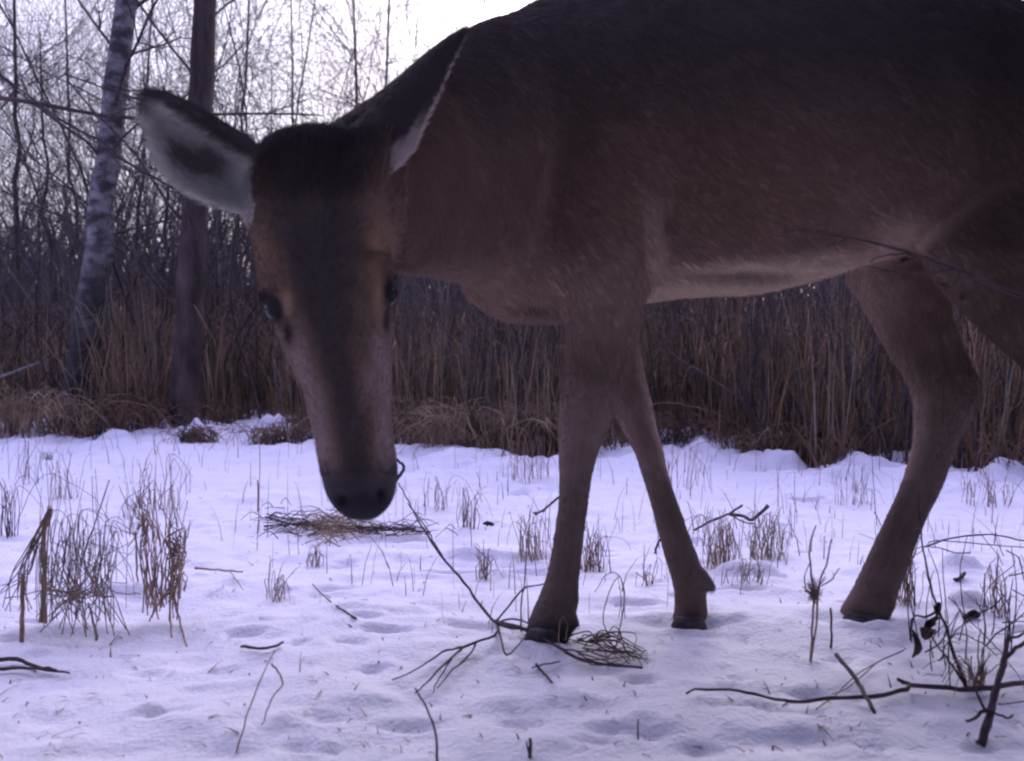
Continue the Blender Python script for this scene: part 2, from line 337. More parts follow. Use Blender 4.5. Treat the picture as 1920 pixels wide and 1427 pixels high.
# dewclaws
def blob(a, b, ra, rb):
    t = (b-a).normalized(); u = t.orthogonal().normalized(); v_ = t.cross(u); rr = []
    for k, (s, q) in enumerate([(0, .3), (.1, .8), (.4, 1), (.8, .9), (1, .45)]):
        r = (ra*(1-s)+rb*s)*q; c = a.lerp(b, s); rr.append([c+u*(r*math.cos(x))+v_*(r*math.sin(x)) for x in [2*PI*k2/12 for k2 in range(12)]])
    add_rings(rr)
blob(P(1298, 1065, 1.43), P(1343, 1110, 1.415), .018, .010)
blob(P(1298, 1070, 1.45), P(1332, 1108, 1.465), .016, .008)
blob(P(1068, 1150, 1.33), P(1086, 1180, 1.32), .012, .008)
blob(P(1655, 1110, 1.45), P(1678, 1140, 1.445), .014, .009)
# brow ridges, cheek
blob(P(515, 500, .945), P(545, 600, .925), .022, .012); blob(P(712, 470, .945), P(722, 585, .93), .022, .012)
# --- ears: grid between two edges, closed shell
def ear(ea, eb, bow, th, n1=26, n2=15):
    """ea, eb: edges as (px,py,Y); bow: displacement of the middle (Vector); th thickness"""
    def res(e):
        e = np.array([list(P(*q)) for q in e]); t = np.concatenate([[0], np.cumsum(np.linalg.norm(np.diff(e, axis=0), axis=1))]); tt = np.linspace(0, t[-1], n1)
        return np.stack([np.interp(tt, t, e[:, c]) for c in range(3)], 1)
    A, B = res(ea), res(eb); g = np.zeros((n1, n2, 3)); bw = np.array(bow)
    for i in range(n1):
        s = i/(n1-1)
        for j in range(n2):
            u = -1+2*j/(n2-1)
            g[i, j] = A[i]*(1-u)/2+B[i]*(1+u)/2+bw*(1-u*u)*(math.sin(PI*min(1, s*.8+.2))**.7)
    di = np.gradient(g, axis=0); dj = np.gradient(g, axis=1); nn = np.cross(di, dj); nn /= np.linalg.norm(nn, axis=2, keepdims=True)+1e-9
    if (nn[n1//2, n2//2]@bw) < 0: nn = -nn
    out = g+nn*th
    rings = []
    for i in range(n1):
        rings.append([Vector(x) for x in g[i]]+[Vector(x) for x in out[i][::-1]])
    add_rings(rings)
    return g, nn
earL, earLn = ear([(505, 292, .975), (470, 268, .962), (425, 240, .95), (370, 206, .938), (320, 180, .93), (285, 170, .925), (264, 176, .925)],
             [(470, 400, .965), (430, 388, .95), (385, 374, .938), (335, 348, .93), (303, 312, .925), (278, 255, .922), (264, 200, .925)], (.006, .035, .0), .008)
earR, earRn = ear([(655, 262, 1.01), (700, 205, 1.02), (750, 155, 1.03), (800, 112, 1.035), (845, 78, 1.035), (878, 57, 1.03)],
             [(722, 372, .965), (736, 330, .96), (778, 292, .965), (800, 240, .975), (826, 185, .99), (852, 125, 1.0), (882, 62, 1.02)], (-.022, -.012, -.006), .007)
# --- union
me = bpy.data.meshes.new('tmp'); me.from_pydata([tuple(x) for x in np.concatenate(dv)], [], df)
import bmesh
bm = bmesh.new(); bm.from_mesh(me); bmesh.ops.recalc_face_normals(bm, faces=bm.faces); bm.to_mesh(me); bm.free()
tmp = bpy.data.objects.new('tmp', me); C.objects.link(tmp)
rm = tmp.modifiers.new('r', 'REMESH'); rm.mode = 'VOXEL'; rm.voxel_size = .0042; rm.use_smooth_shade = True
dg = bpy.context.evaluated_depsgraph_get()
body_me = bpy.data.meshes.new_from_object(tmp.evaluated_get(dg)); body_me.name = 'deer'
bpy.data.objects.remove(tmp)
nv = len(body_me.vertices); co = np.zeros(nv*3); body_me.vertices.foreach_get('co', co); co = co.reshape(-1, 3)
ed = np.zeros(len(body_me.edges)*2, int); body_me.edges.foreach_get('vertices', ed); ed = ed.reshape(-1, 2)
deg = np.bincount(ed.ravel(), minlength=nv)[:, None]
px, py = proj(co)
ear_w = ((px < 455) & (py < 420) & (co[:, 1] < 1.1)).astype(float)
# distance to right ear grid
def near(gr, pts, r):
    g = gr.reshape(-1, 3); out = np.full(len(pts), 9.); idx = np.where((np.abs(pts-g.mean(0)) < .2).all(1))[0]
    for s in range(0, len(idx), 4000):
        q = idx[s:s+4000]; out[q] = np.sqrt(((pts[q][:, None]-g[None])**2).sum(2)).min(1)
    return out
dR = near(earR, co, 1); dL = near(earL, co, 1)
isR = (dR < .013) & ((px > 735) | (py < 250)); isL = (dL < .016) & (px < 480)
leg_w = sst(620, 800, py)*(px > 900)
wgt = np.ones(nv); wgt -= .62*leg_w; wgt[(co[:, 1] < 1.06) & (px < 760)] = .6; wgt[isR | isL] = .07
wgt = wgt[:, None]
def smooth(c, it, lam=.6, mask=None):
    for _ in range(it):
        s = np.zeros_like(c); np.add.at(s, ed[:, 0], c[ed[:, 1]]); np.add.at(s, ed[:, 1], c[ed[:, 0]])
        c = c+(s/deg-c)*lam*(wgt if mask is None else mask)
    return c
co = smooth(co, 34)
# coat lumps, muscle and skin folds
px, py = proj(co)
def gauss(cx, cy, sx_, sy_): return np.exp(-((px-cx)/sx_)**2-((py-cy)/sy_)**2)
def normals(c):
    body_me.vertices.foreach_set('co', c.ravel()); body_me.update()
    n = np.zeros(nv*3); body_me.vertices.foreach_get('normal', n) if False else None
    n = np.array([v.normal[:] for v in body_me.vertices]); return n
nrm = normals(co)
front = (nrm[:, 1] < 0)
disp = np.zeros(nv); bodym = (co[:, 1] > 1.15) & front
disp += bodym*(-.012*gauss(1247, 425, 9, 38)+.010*gauss(1222, 440, 16, 70)-.010*gauss(1255, 300, 40, 130)+.008*gauss(1120, 330, 90, 120)-.006*gauss(1000, 400, 40, 100))
disp += bodym*(-.010*gauss(1440, 515, 120, 14)+.006*gauss(1690, 430, 40, 30)-.008*gauss(1620, 380, 40, 60)-.006*gauss(1560, 490, 60, 14))
# cannon tendons, knees, hocks, fetlocks
def strip(rows, sx_, amp):
    cx_ = np.interp(py, [q[0] for q in rows], [q[1] for q in rows], left=-999, right=-999); return amp*np.exp(-((px-cx_)/sx_)**2)
nearleg = (co[:, 1] < 1.40)*1.; farleg = (co[:, 1] >= 1.40)*1.
disp += front*nearleg*((px > 960) & (px < 1240))*(strip([(860, 1096), (1090, 1066)], 6, -.004)+.003*gauss(1072, 1120, 16, 26)+.004*gauss(1080, 850, 22, 40)+.004*gauss(1100, 740, 26, 60))
disp += front*farleg*((px > 1130) & (px < 1350))*(strip([(880, 1236), (1080, 1298)], 6, -.004)+.003*gauss(1225, 850, 20, 36))
disp += front*farleg*((px > 1540) & (px < 1860))*(strip([(850, 1764), (1120, 1650)], 7, -.004)+.006*gauss(1812, 752, 24, 24)+strip([(560, 1740), (740, 1800)], 12, -.006)+.004*gauss(1745, 790, 18, 40))
# eye sockets, cheek hollow, nostrils
hm = (co[:, 1] < 1.05)
disp += hm*(-.006*gauss(520, 588, 14, 20)-.005*gauss(729, 556, 9, 20)+.006*gauss(535, 545, 12, 22)-.004*gauss(560, 700, 18, 60)-.003*gauss(705, 700, 16, 60)-.008*gauss(641, 938, 8, 9)-.008*gauss(715, 925, 8, 10)+.003*gauss(655, 760, 22, 120)+.003*gauss(575, 640, 8, 60)+.003*gauss(703, 640, 7, 60)-.004*gauss(600, 480, 30, 60)+.004*gauss(560, 470, 18, 50))
ln = np.array([mnoise.noise(Vector((a*9, b*9, c*9))) for a, b, c in co]); ln2 = np.array([mnoise.noise(Vector((a*34, b*34, c*34))) for a, b, c in co])
disp += (.003*ln+.0012*ln2)*(1-isR)*(1-isL)*(1-.7*leg_w)
co = co+nrm*disp[:, None]
co = smooth(co, 3, .4)
nrm = normals(co); px, py = proj(co)
# --- coat colours (albedo), with painted fold shade and armpit highlight
def L3(a, b, t): return a*(1-t[:, None])+b*t[:, None]
base = np.array([.094, .064, .054]); col = np.tile(base, (nv, 1))
isbody = (co[:, 1] > 1.12) & ~isR
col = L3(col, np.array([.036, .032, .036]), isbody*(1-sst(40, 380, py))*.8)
col = L3(col, np.array([.12, .075, .060]), isbody*gauss(1330, 350, 260, 130)*.6)
col = L3(col, np.array([.16, .115, .10]), isbody*sst(430, 560, py)*sst(700, 620, py)*.7)
belly = isbody*np.clip(-nrm[:, 2]*3.2-2.0, 0, 1)*((px > 1180) & (px < 1780))*sst(440, 500, py)
col = L3(col, np.array([.27, .215, .175]), belly)
col = L3(col, np.array([.17, .115, .095]), isbody*gauss(965, 548, 95, 34)*.8)
col = L3(col, np.array([.035, .025, .024]), isbody*(gauss(1000, 580, 42, 6)+.9*gauss(1250, 420, 9, 28)+.5*gauss(1390, 518, 80, 10)))  # painted shade: brisket fold, armpit slit, band above the belly fringe
col = L3(col, np.array([.19, .145, .13]), isbody*(co[:, 1] > 1.4)*gauss(1660, 560, 60, 80)*.6)
col = L3(col, np.array([.20, .145, .125]), isbody*np.clip(gauss(1225, 420, 22, 60)+1.1*gauss(1690, 440, 55, 36)+gauss(1232, 500, 18, 40)+.8*gauss(1600, 480, 70, 16), 0, 1)*.85)  # painted highlight along the armpit edge, plus the pale flank patch
col = L3(col, np.array([.115, .085, .080]), isbody*leg_w*.8)
inner = isbody*leg_w*sst(.02, .06, nrm[:, 1]*0+co[:, 1]-1.40)*0
col = L3(col, np.array([.03, .026, .027]), isbody*sst(1150, 1185, py))
# far legs' paler leading edge
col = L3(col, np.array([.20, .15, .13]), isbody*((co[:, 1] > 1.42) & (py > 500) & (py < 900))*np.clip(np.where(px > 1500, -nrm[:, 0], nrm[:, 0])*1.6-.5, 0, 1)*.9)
# head
hd = ((co[:, 1] < 1.09) & (px < 760) & ~isR & ~isL).astype(float)
cx = np.interp(py, [250, 400, 560, 700, 800, 980], [600, 590, 615, 642, 660, 685])
hwid = np.interp(py, [250, 400, 560, 700, 800, 980], [120, 131, 125, 92, 74, 60])
u = (px-cx)/hwid; un = u+.12*ln2
facec = np.tile(np.array([.092, .062, .052]), (nv, 1))
facec = L3(facec, np.array([.16, .12, .115]), sst(.35, .8, np.abs(un))*sst(560, 680, py))
facec = L3(facec, np.array([.15, .09, .055]), np.clip(gauss(512, 455, 24, 42)+gauss(704, 462, 22, 45)+gauss(705, 540, 12, 60)+gauss(535, 560, 12, 45), 0, 1)*.8)
facec = L3(facec, np.array([.032, .027, .031]), (1-sst(310, 500, py+120*np.abs(un)**2.2+50*ln+30*ln2)))
facec = L3(facec, np.array([.042, .034, .036]), (1-sst(np.interp(py, [450, 620], [.38, .12]), np.interp(py, [450, 620], [.85, .45]), np.abs(un+.05)+.1*ln))*sst(330, 440, py)*.9)
facec = L3(facec, np.array([.035, .030, .036]), sst(860, 925, py+20*np.abs(un)))
facec = L3(facec, np.array([.018, .015, .02]), sst(925, 950, py+14*(1-np.abs(un))))
facec = L3(facec, np.array([.008, .006, .008]), np.clip(gauss(641, 940, 11, 11)+gauss(715, 927, 10, 12), 0, 1))
facec = L3(facec, np.array([.010, .008, .009]), np.clip(1.7*gauss(503, 566, 17, 16)+1.7*gauss(516, 588, 17, 22)+1.6*gauss(731, 545, 11, 26), 0, 1))
facec = L3(facec, np.array([.22, .15, .11]), np.clip(gauss(541, 560, 7, 34)+.8*gauss(709, 545, 6, 34)+.6*gauss(505, 612, 10, 8), 0, 1)*.7)
facec = L3(facec, np.array([.22, .19, .20]), hm*sst(972, 980, py))
facec = L3(facec, np.array([.02, .015, .015]), np.clip(1.3*gauss(541, 628, 9, 22)+1.2*gauss(724, 605, 6, 22), 0, 1))
col = L3(col, facec, hd*(1-sst(1.0, 1.06, co[:, 1])*.9))
# ears
def earcol(gr, nn, msk, mode):
    idx = np.where(msk)[0]; n1, n2, _ = gr.shape; g = gr.reshape(-1, 3)
    for s in range(0, len(idx), 4000):
        q = idx[s:s+4000]; k = ((co[q][:, None]-g[None])**2).sum(2).argmin(1)
        i = k//n2; j = k % n2; uu = -1+2*j/(n2-1); ss = i/(n1-1); ss_ = ss
        fac = (nrm[q]*nn.reshape(-1, 3)[k]).sum(1)      # >0 outer side
        for a_, (vi, ui, si, fi) in enumerate(zip(q, uu, ss, fac)):
            nzv = .5+1.2*ln2[vi]+.5*mnoise.noise(Vector(co[vi])*38)
            if mode == 'L':
                pale = np.array([.35, .335, .33]); dark = np.array([.05, .045, .05])
                t = min(1, max(0, (ui+.97)*7 if False else (ui+.62)*4))
                c_ = dark*(1-t)+pale*t
                hollow = (1.25*math.exp(-((si-.56)/.24)**2-((ui-.38)/.34)**2)+.75*math.exp(-((si-.5)/.2)**2-((ui+.12)/.2)**2))*(.6+.9*nzv)
                c_ = c_*(1-min(.9, hollow))+np.array([.045, .04, .045])*min(.9, hollow)
                tip = max(0, min(1, (si-.88)*9)); c_ = c_*(1-tip)+dark*tip
                if fi > .2: c_ = np.array([.05, .04, .04])
                if ui > .9 and fi > -.5: c_ = pale*.9
            else:
                th_ = float(np.interp(ss_[a_], [0, .12, .25, .4, .6, .8, 1], [.80, .68, .62, .82, .88, .92, .97]))
                t = max(0., min(1., (ui-th_)/.12+.3*(nzv-.5)))
                c_ = np.array([.04, .034, .036])*(1-t)+np.array([.26, .22, .21])*t
            col[vi] = c_
earcol(earL, earLn, isL, 'L'); earcol(earR, earRn, isR, 'R')
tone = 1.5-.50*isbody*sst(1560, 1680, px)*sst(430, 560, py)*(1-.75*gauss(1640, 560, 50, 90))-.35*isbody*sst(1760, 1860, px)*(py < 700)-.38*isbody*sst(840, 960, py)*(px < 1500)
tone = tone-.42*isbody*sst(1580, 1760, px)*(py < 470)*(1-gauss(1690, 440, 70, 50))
tone = np.where(isL | isR, 1.25, tone)
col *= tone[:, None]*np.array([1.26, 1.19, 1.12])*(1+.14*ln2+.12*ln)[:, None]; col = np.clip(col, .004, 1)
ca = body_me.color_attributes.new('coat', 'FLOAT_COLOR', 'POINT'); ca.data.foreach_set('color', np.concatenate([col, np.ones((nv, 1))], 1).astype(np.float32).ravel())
body_me.polygons.foreach_set('use_smooth', [True]*len(body_me.polygons))
def coatmat(name, rough):
    m = bpy.data.materials.new(name); m.use_nodes = True; n = m.node_tree; bs = n.nodes['Principled BSDF']
    a = n.nodes.new('ShaderNodeAttribute'); a.attribute_name = 'coat'; n.links.new(a.outputs['Color'], bs.inputs['Base Color'])
    bs.inputs['Roughness'].default_value = rough; bs.inputs['Specular IOR Level'].default_value = .12
    return m
mc = coatmat('deer_coat', .85)
n = mc.node_tree; t = n.nodes.new('ShaderNodeTexCoord'); mp = n.nodes.new('ShaderNodeMapping'); mp.inputs['Scale'].default_value = (60, 200, 220)
x = n.nodes.new('ShaderNodeTexNoise'); x.inputs['Scale'].default_value = 2; bb = n.nodes.new('ShaderNodeBump'); bb.inputs['Strength'].default_value = .15; bb.inputs['Distance'].default_value = .003
n.links.new(t.outputs['Object'], mp.inputs[0]); n.links.new(mp.outputs[0], x.inputs['Vector']); n.links.new(x.outputs[0], bb.inputs['Height']); n.links.new(bb.outputs[0], n.nodes['Principled BSDF'].inputs['Normal'])
body_me.materials.clear(); body_me.materials.append(mc)
deer = bpy.data.objects.new('deer', body_me); C.objects.link(deer)
setp(deer, 'dark brown hind with lowered head and wide ears walking over the snow', 'deer')
# --- eyes
meye = bpy.data.materials.new('deer_eye'); meye.use_nodes = True; q = meye.node_tree.nodes['Principled BSDF']
q.inputs['Base Color'].default_value = (.008, .006, .008, 1); q.inputs['Roughness'].default_value = .18; q.inputs['Specular IOR Level'].default_value = .22
def ico(c, r, sc=(1, 1, 1)):
    bm = bmesh.new(); bmesh.ops.create_uvsphere(bm, u_segments=24, v_segments=16, radius=r)
    me = bpy.data.meshes.new('eye'); 
    for v in bm.verts: v.co = Vector((v.co.x*sc[0]+c.x, v.co.y*sc[1]+c.y, v.co.z*sc[2]+c.z))
    for f in bm.faces: f.smooth = True
    bm.to_mesh(me); bm.free(); return me
for (a, b, Y) in ((519, 578, .950), (724, 552, .954)):
    e = bpy.data.objects.new('eye', ico(P(a, b, Y), .0130, (1, 1, 1))); e.data.materials.append(meye); C.objects.link(e); e.parent = deer
# --- hooves: two claws under each foot
mh = mat('deer_hoof', (.05, .042, .045), (.12, .095, .095), 60, .75, .3, 90, spec=.15)
def hoof(rows, sep):
    for sgn in (-1, 1):
        m = MB(); vs = []; K = 14; rw = interp_rows([(a, b, c, d+sgn*sep, e) for a, b, c, d, e in rows], 5)
        for a, b, c, d, e in rw:
            L = P(b, a, d); R = P(c, a, d); ce = (L+R)/2; hw = (R.x-L.x)/2
            for k in range(K):
                q = 2*PI*k/K; xx = math.cos(q); vs.append(Vector((ce.x+hw*xx, ce.y+e*math.sin(q)*(1 if xx > -.3 else .75), ce.z)))
        n = len(rw); fs = [(i*K+j, i*K+(j+1) % K, (i+1)*K+(j+1) % K, (i+1)*K+j) for i in range(n-1) for j in range(K)]+[tuple(range(K))[::-1], tuple((n-1)*K+j for j in range(K))]
        m.add(vs, fs); m.build('hoof', mh, deer)
hoof([(1180, 992, 1040, 1.324, .012), (1198, 983, 1048, 1.324, .0135), (1224, 979, 1050, 1.324, .014)], .0145)
hoof([(1158, 1266, 1318, 1.420, .012), (1170, 1259, 1324, 1.420, .0135), (1186, 1255, 1328, 1.420, .014)], .0145)
hoof([(1150, 1588, 1640, 1.457, .011), (1162, 1576, 1648, 1.457, .0125), (1178, 1571, 1652, 1.457, .013)], .013)
# --- fur
def fur(N=190000, seed=5):
    rs = np.random.RandomState(seed)
    tri = body_me; tri.calc_loop_triangles(); nt_ = len(tri.loop_triangles); T = np.zeros(nt_*3, int); tri.loop_triangles.foreach_get('vertices', T); T = T.reshape(-1, 3)
    A, B, D = co[T[:, 0]], co[T[:, 1]], co[T[:, 2]]; ar = np.linalg.norm(np.cross(B-A, D-A), axis=1)
    cen = (A+B+D)/3; cpx, cpy = proj(cen)
    wt = ar*((cpx > 200) & (cpx < 1990) & (cpy > -120)); fn = np.cross(B-A, D-A); wt = wt*np.where((cen[:, 1] > 1.2) & (fn[:, 1] > 0) & (np.abs(fn[:, 1])/(ar+1e-12) > .6), .1, 1)
    wt = wt*np.where(cen[:, 1] < 1.1, 2.0, 1)
    k = rs.choice(nt_, N, p=wt/wt.sum()); r1 = np.sqrt(rs.rand(N)); r2 = rs.rand(N); W = np.stack([1-r1, r1*(1-r2), r1*r2], 1)
    pos = (co[T[k]]*W[:, :, None]).sum(1); nn = (nrm[T[k]]*W[:, :, None]).sum(1); cc = (col[T[k]]*W[:, :, None]).sum(1)
    iR = isR[T[k, 0]]; iL = isL[T[k, 0]]; lw = leg_w[T[k, 0]]; hh = hd[T[k, 0]]
    ppx, ppy = proj(pos)
    dirv = np.tile(np.array([.75, 0, -.55]), (N, 1))                    # body: backwards and down
    dirv = L3(dirv, np.array([.15, .1, -1.]), np.clip(sst(430, 640, ppy)*(ppx > 900)*1., 0, 1))
    nk = (pos[:, 1] < 1.33)*(ppx < 930)*(1-hh)
    dirv = L3(dirv, np.array([.45, .5, -.55]), nk*1.)
    dirv = L3(dirv, np.array([0., .15, 1.]), hh*1.)                       # face: up towards the crown
    dirv[hh > .5, 0] += np.sign(ppx-600)[hh > .5]*.25
    top = hh*(1-sst(280, 380, ppy)); dirv = L3(dirv, np.array([.1, .3, .8]), top)
    dirv[iL] = np.array([-.75, -.35, .35])+rs.randn(iL.sum(), 3)*.25; dirv[iR] = np.array([.5, .15, .7])
    dirv += rs.randn(N, 3)*.22
    dirv -= nn*(dirv*nn).sum(1)[:, None]; dirv /= np.linalg.norm(dirv, axis=1)[:, None]+1e-9
    ln_ = np.full(N, .017); ln_ = ln_*(1-.5*lw); ln_ = np.where(hh > .5, .008+.010*(1-sst(300, 420, ppy)), ln_); ln_ = np.where(nk > .5, .022, ln_); ln_[iR] = .008; ln_[iL] = .010
    ln_ = np.where((hh > .5) & (ppy > 900), .003, ln_); ln_ *= .6+.7*rs.rand(N)
    lift = np.full(N, .22)+.12*rs.rand(N); lift = np.where(iL, .45, lift); lift = np.where(hh*(1-sst(300, 420, ppy)) > .3, .5, lift)
    keep = ~((hh > .5) & ((((ppx-517)/22)**2+((ppy-580)/24)**2 < 1) | (((ppx-729)/15)**2+((ppy-552)/24)**2 < 1)))
    pos, nn, cc, dirv, ln_, lift = [z[keep] for z in (pos, nn, cc, dirv, ln_, lift)]; N = len(pos)
    K = 4; pts = np.zeros((N, K, 3))
    for i in range(K):
        s = i/(K-1); pts[:, i] = pos-nn*.0008+dirv*(ln_*s)[:, None]+nn*(ln_*lift*(s-.45*s*s))[:, None]; pts[:, i, 2] -= ln_*.12*s*s
    cv = bpy.data.hair_curves.new('fur'); cv.add_curves([K]*N)
    cv.attributes['position'].data.foreach_set('vector', pts.astype(np.float32).ravel()) if 'position' in cv.attributes else cv.points.foreach_set('position', pts.ravel())
    rad = cv.attributes.get('radius') or cv.attributes.new('radius', 'FLOAT', 'POINT')
    rad.data.foreach_set('value', np.tile(np.array([.00042, .00036, .00024, .00006], np.float32), N))
    cc = cc*(.88+.3*rs.rand(N))[:, None]
    a = cv.attributes.new('coat', 'FLOAT_COLOR', 'CURVE'); a.data.foreach_set('color', np.concatenate([cc, np.ones((N, 1))], 1).astype(np.float32).ravel())
    cv.materials.append(coatmat('deer_fur', .7))
    o = bpy.data.objects.new('fur', cv); C.objects.link(o); o.parent = deer
fur()

# ================================================================== TREES
def grow(out, p, d, L, r, lev, rng, bend=.25, up=.25, nb=4, taper=.45, seg=.12, minr=.0012):
    n = max(3, int(L/seg)); pts = [p.copy()]; rad = [r]; q = p.copy(); dd = d.normalized()
    for i in range(n):
        dd = (dd+Vector((rng.gauss(0, 1), rng.gauss(0, 1), rng.gauss(0, 1)))*bend*.5+Vector((0, 0, up*.12))).normalized()
        q = q+dd*(L/n); pts.append(q.copy()); rad.append(max(minr, r*(1-(1-taper)*(i+1)/n)))
    out.append((pts, rad, lev))
    if lev > 0:
        for k in range(nb):
            i = rng.randint(max(1, int(n*.2)), n); t = (pts[i]-pts[i-1]).normalized()
            s = Vector((rng.gauss(0, 1), rng.gauss(0, 1), rng.gauss(0, 1))); s = (s-t*s.dot(t)).normalized()
            grow(out, pts[i], t*.75+s*.7, L*rng.uniform(.35, .6), rad[i]*.55, lev-1, rng, bend*1.15, up, nb, taper, seg, minr)
def tree(name, label, cat, base, top, r0, r1, mt, mtb, nbr, rng, blen=(.5, 1.2), first=.3, lev=2, wob=.02, group=None, nb=4, bendb=.3, n=14, bf=1.0):
    t = empty(name, base)
    pts = []; rad = []
    for i in range(n+1):
        s = i/n; c = base.lerp(top, s)+Vector((rng.gauss(0, wob), rng.gauss(0, wob), 0))*math.sin(PI*min(1, s*1.3+.0)); pts.append(c); rad.append((r0*(1-s)+r1*s)*(1+.25*math.exp(-s*30))*(1+rng.uniform(-.05, .05)))
    m = MB(); m.tube(pts, rad, 10 if r0 > .03 else 6); m.build('trunk', mt, t)
    out = []
    for k in range(nbr):
        s = rng.uniform(first, .98); i = min(n-1, int(s*n)); p = pts[i].lerp(pts[i+1], s*n-i); a = rng.uniform(0, 2*PI)
        dd = Vector((math.cos(a), math.sin(a), rng.uniform(.2, 1.1)))
        grow(out, p, dd, rng.uniform(*blen), max(.0022, rad[i]*rng.uniform(.22, .4)*bf), lev, rng, bendb, .3, nb)
    if out:
        m = MB()
        for a, b, l in out: m.tube(a, b, 4 if b[0] > .006 else 3, cap=False)
        m.build('branches', mtb, t)
    setp(t, label, cat, group)
    return t
R_ = random.Random(11); random.seed(4)
def col_to(pxb, pyb, pxt, pyt, Y=None):
    g = G(pxb, pyb); Y = Y or g.y; g = Vector((P(pxb, pyb, Y).x, Y, 0)); g.z = Hs(g.x, g.y)-.02
    return g, P(pxt, pyt, Y)
# big trees left
b, t = col_to(140, 792, 262, -200, 4.25)
tree('birch_tree', 'leaning birch trunk with pale peeling bark, left of the deer', 'tree', b, t, .078, .045, M['birch'], M['twig'], 9, R_, (.5, 1.1), .35, 2, .006, bf=.45)
b, t = col_to(345, 800, 395, -200, 4.0)
tree('alder_tree', 'upright dark brown trunk behind the pale raised ear', 'tree', b, t, .070, .045, M['pine'], M['twig'], 7, R_, (.5, 1.2), .3, 2, .005, bf=.4)
sap = [ # base px,py, top px,py, Y, r0, r1, nbr, label
 (292, 800, 318, 300, 5.0, .028, .012, 8, 'thin dark sapling just left of the brown alder trunk'),
 (188, 790, 196, 430, 4.9, .012, .006, 5, 'straight slim dark stem between birch and alder trunks'),
 (40, 790, 25, -100, 5.6, .03, .012, 16, 'many-branched bare sapling near the left edge of the picture'),
 (95, 790, 75, 60, 6.3, .026, .008, 14, 'bare sapling standing left of the leaning birch'),
 (-60, 790, -30, -60, 5.2, .03, .01, 16, 'leafless tree at the very left edge, half outside the picture'),
 (475, 790, 600, -60, 5.4, .014, .007, 5, 'slender stem leaning right, rising above the crown of the deer'),
 (440, 790, 470, -80, 6.6, .028, .01, 16, 'bushy bare tree right of the alder trunk'),
 (690, 800, 660, -80, 7.0, .035, .010, 18, 'forked grey tree seen over the neck of the deer'),
 (700, 800, 735, -120, 7.3, .03, .010, 16, 'pale thin tree closest to the bright gap in the sky'),
 (560, 800, 545, -50, 8.0, .03, .01, 16, 'thin bare tree centred above the forehead of the deer'),
 (240, 790, 290, -60, 7.2, .028, .01, 16, 'twiggy bare tree between the birch and the raised ear'),
 (150, 790, 120, -60, 8.2, .032, .01, 18, 'twiggy bare tree directly behind the birch trunk'),
 (860, 800, 850, 60, 8.5, .02, .006, 12, 'small faint tree below the bright sky gap'),
 (1330, 838, 1345, -100, 5.2, .02, .008, 8, 'dark straight stem seen under the belly, behind the crossed forelegs'),
 (1410, 848, 1430, -100, 5.6, .03, .012, 8, 'thickest dark stem seen under the belly of the deer'),
 (1485, 850, 1510, -100, 5.0, .016, .008, 8, 'slim dark stem seen under the rear part of the belly'),
 (1880, 870, 1900, -100, 4.6, .016, .008, 6, 'slim dark stem in the gap between the hind legs'),
 (965, 850, 1035, 480, 4.2, .010, .004, 5, 'thin leaning stem between the muzzle and the forelegs'),
]
for a, b_, c_, d_, Y, r0, r1, nbr, lab in sap:
    b, t = col_to(a, b_, c_, d_, Y)
    tree('bare_sapling', lab, 'sapling', b, t, r0*.72, r1*.7, M['bark'], M['twig'], nbr, R_, (.45, 1.15), .25, 2, .03, 'bare saplings behind the clearing')
# arching bare branch crossing in front of the trunks
m = MB(); pp = [(-40, 178), (60, 192), (150, 209), (200, 218), (260, 222), (330, 218), (420, 214), (500, 213), (560, 214), (608, 217)]
m.tube([P(x, y, 3.9+.0002*x) for x, y in pp], [.011, .010, .009, .009, .008, .007, .006, .005, .0045, .003], 6)
br = Vector(P(500, 213, 4.0)); o = []; grow(o, br, Vector((.9, .1, -.05)), .35, .003, 1, R_, .4, 0, 3)
grow(o, P(560, 214, 4.0), Vector((.6, 0, -.5)), .2, .003, 1, R_, .4, 0, 3)
for a, b, l in o: m.tube(a, b, 4)
o = m.build('fallen_branch', M['bark']); setp(o, 'long thin horizontal bare branch resting across the birch and alder trunks', 'branch')

# thicket stuff: dense stems and twigs behind
def thicket(name, n, y0, y1, h0, h1, r0, r1, mt, seed, xr=1.0, xoff=0., lev=1, nb=3, br=2, px0=-150, px1=2050):
    rng = random.Random(seed); m = MB()
    for i in range(n):
        Y = rng.uniform(y0, y1); X = (rng.uniform(px0, px1)-960)/F*Y
        base = Vector((X, Y, Hs(X, Y)-.02 if Y < 14 else -.02)); h = rng.uniform(h0, h1); r = rng.uniform(r0, r1)
        out = []; grow(out, base, Vector((rng.gauss(0, .22), rng.gauss(0, .1), 1)), h, r, lev, rng, .22, .22, nb if rng.random() < br/2 else 1, .35, .22, r*.15)
        for a, b, l in out: m.tube(a, b, 3, cap=False)
    o = m.build(name, mt); setp(o, kind='stuff'); return o
o = thicket('thicket', 520, 4.4, 9.5, .8, 2.1, .002, .008, M['thicket'], 2, lev=2, nb=3); setp(o, 'tangle of dark bare shrub stems behind the reeds', 'thicket')
o = thicket('twig_canopy', 85, 6.5, 12, 2.0, 4.6, .006, .014, M['thicket'], 3, lev=2, nb=7, px1=1100); setp(o, 'lacework of bare crowns against the pale sky', 'thicket')
o = thicket('fine_crowns', 130, 13, 20, 4, 8.5, .006, .014, M['far'], 13, lev=2, nb=7, px0=-150, px1=1300); setp(o, 'hazy lavender lace of far bare crowns against the sky', 'thicket')
o = thicket('distant_wood', 2400, 14, 34, 1.6, 3.4, .02, .06, M['far'], 4, lev=1, nb=3, px0=-200, px1=2100); setp(o, 'grey wall of distant wood beyond the thicket', 'wood')
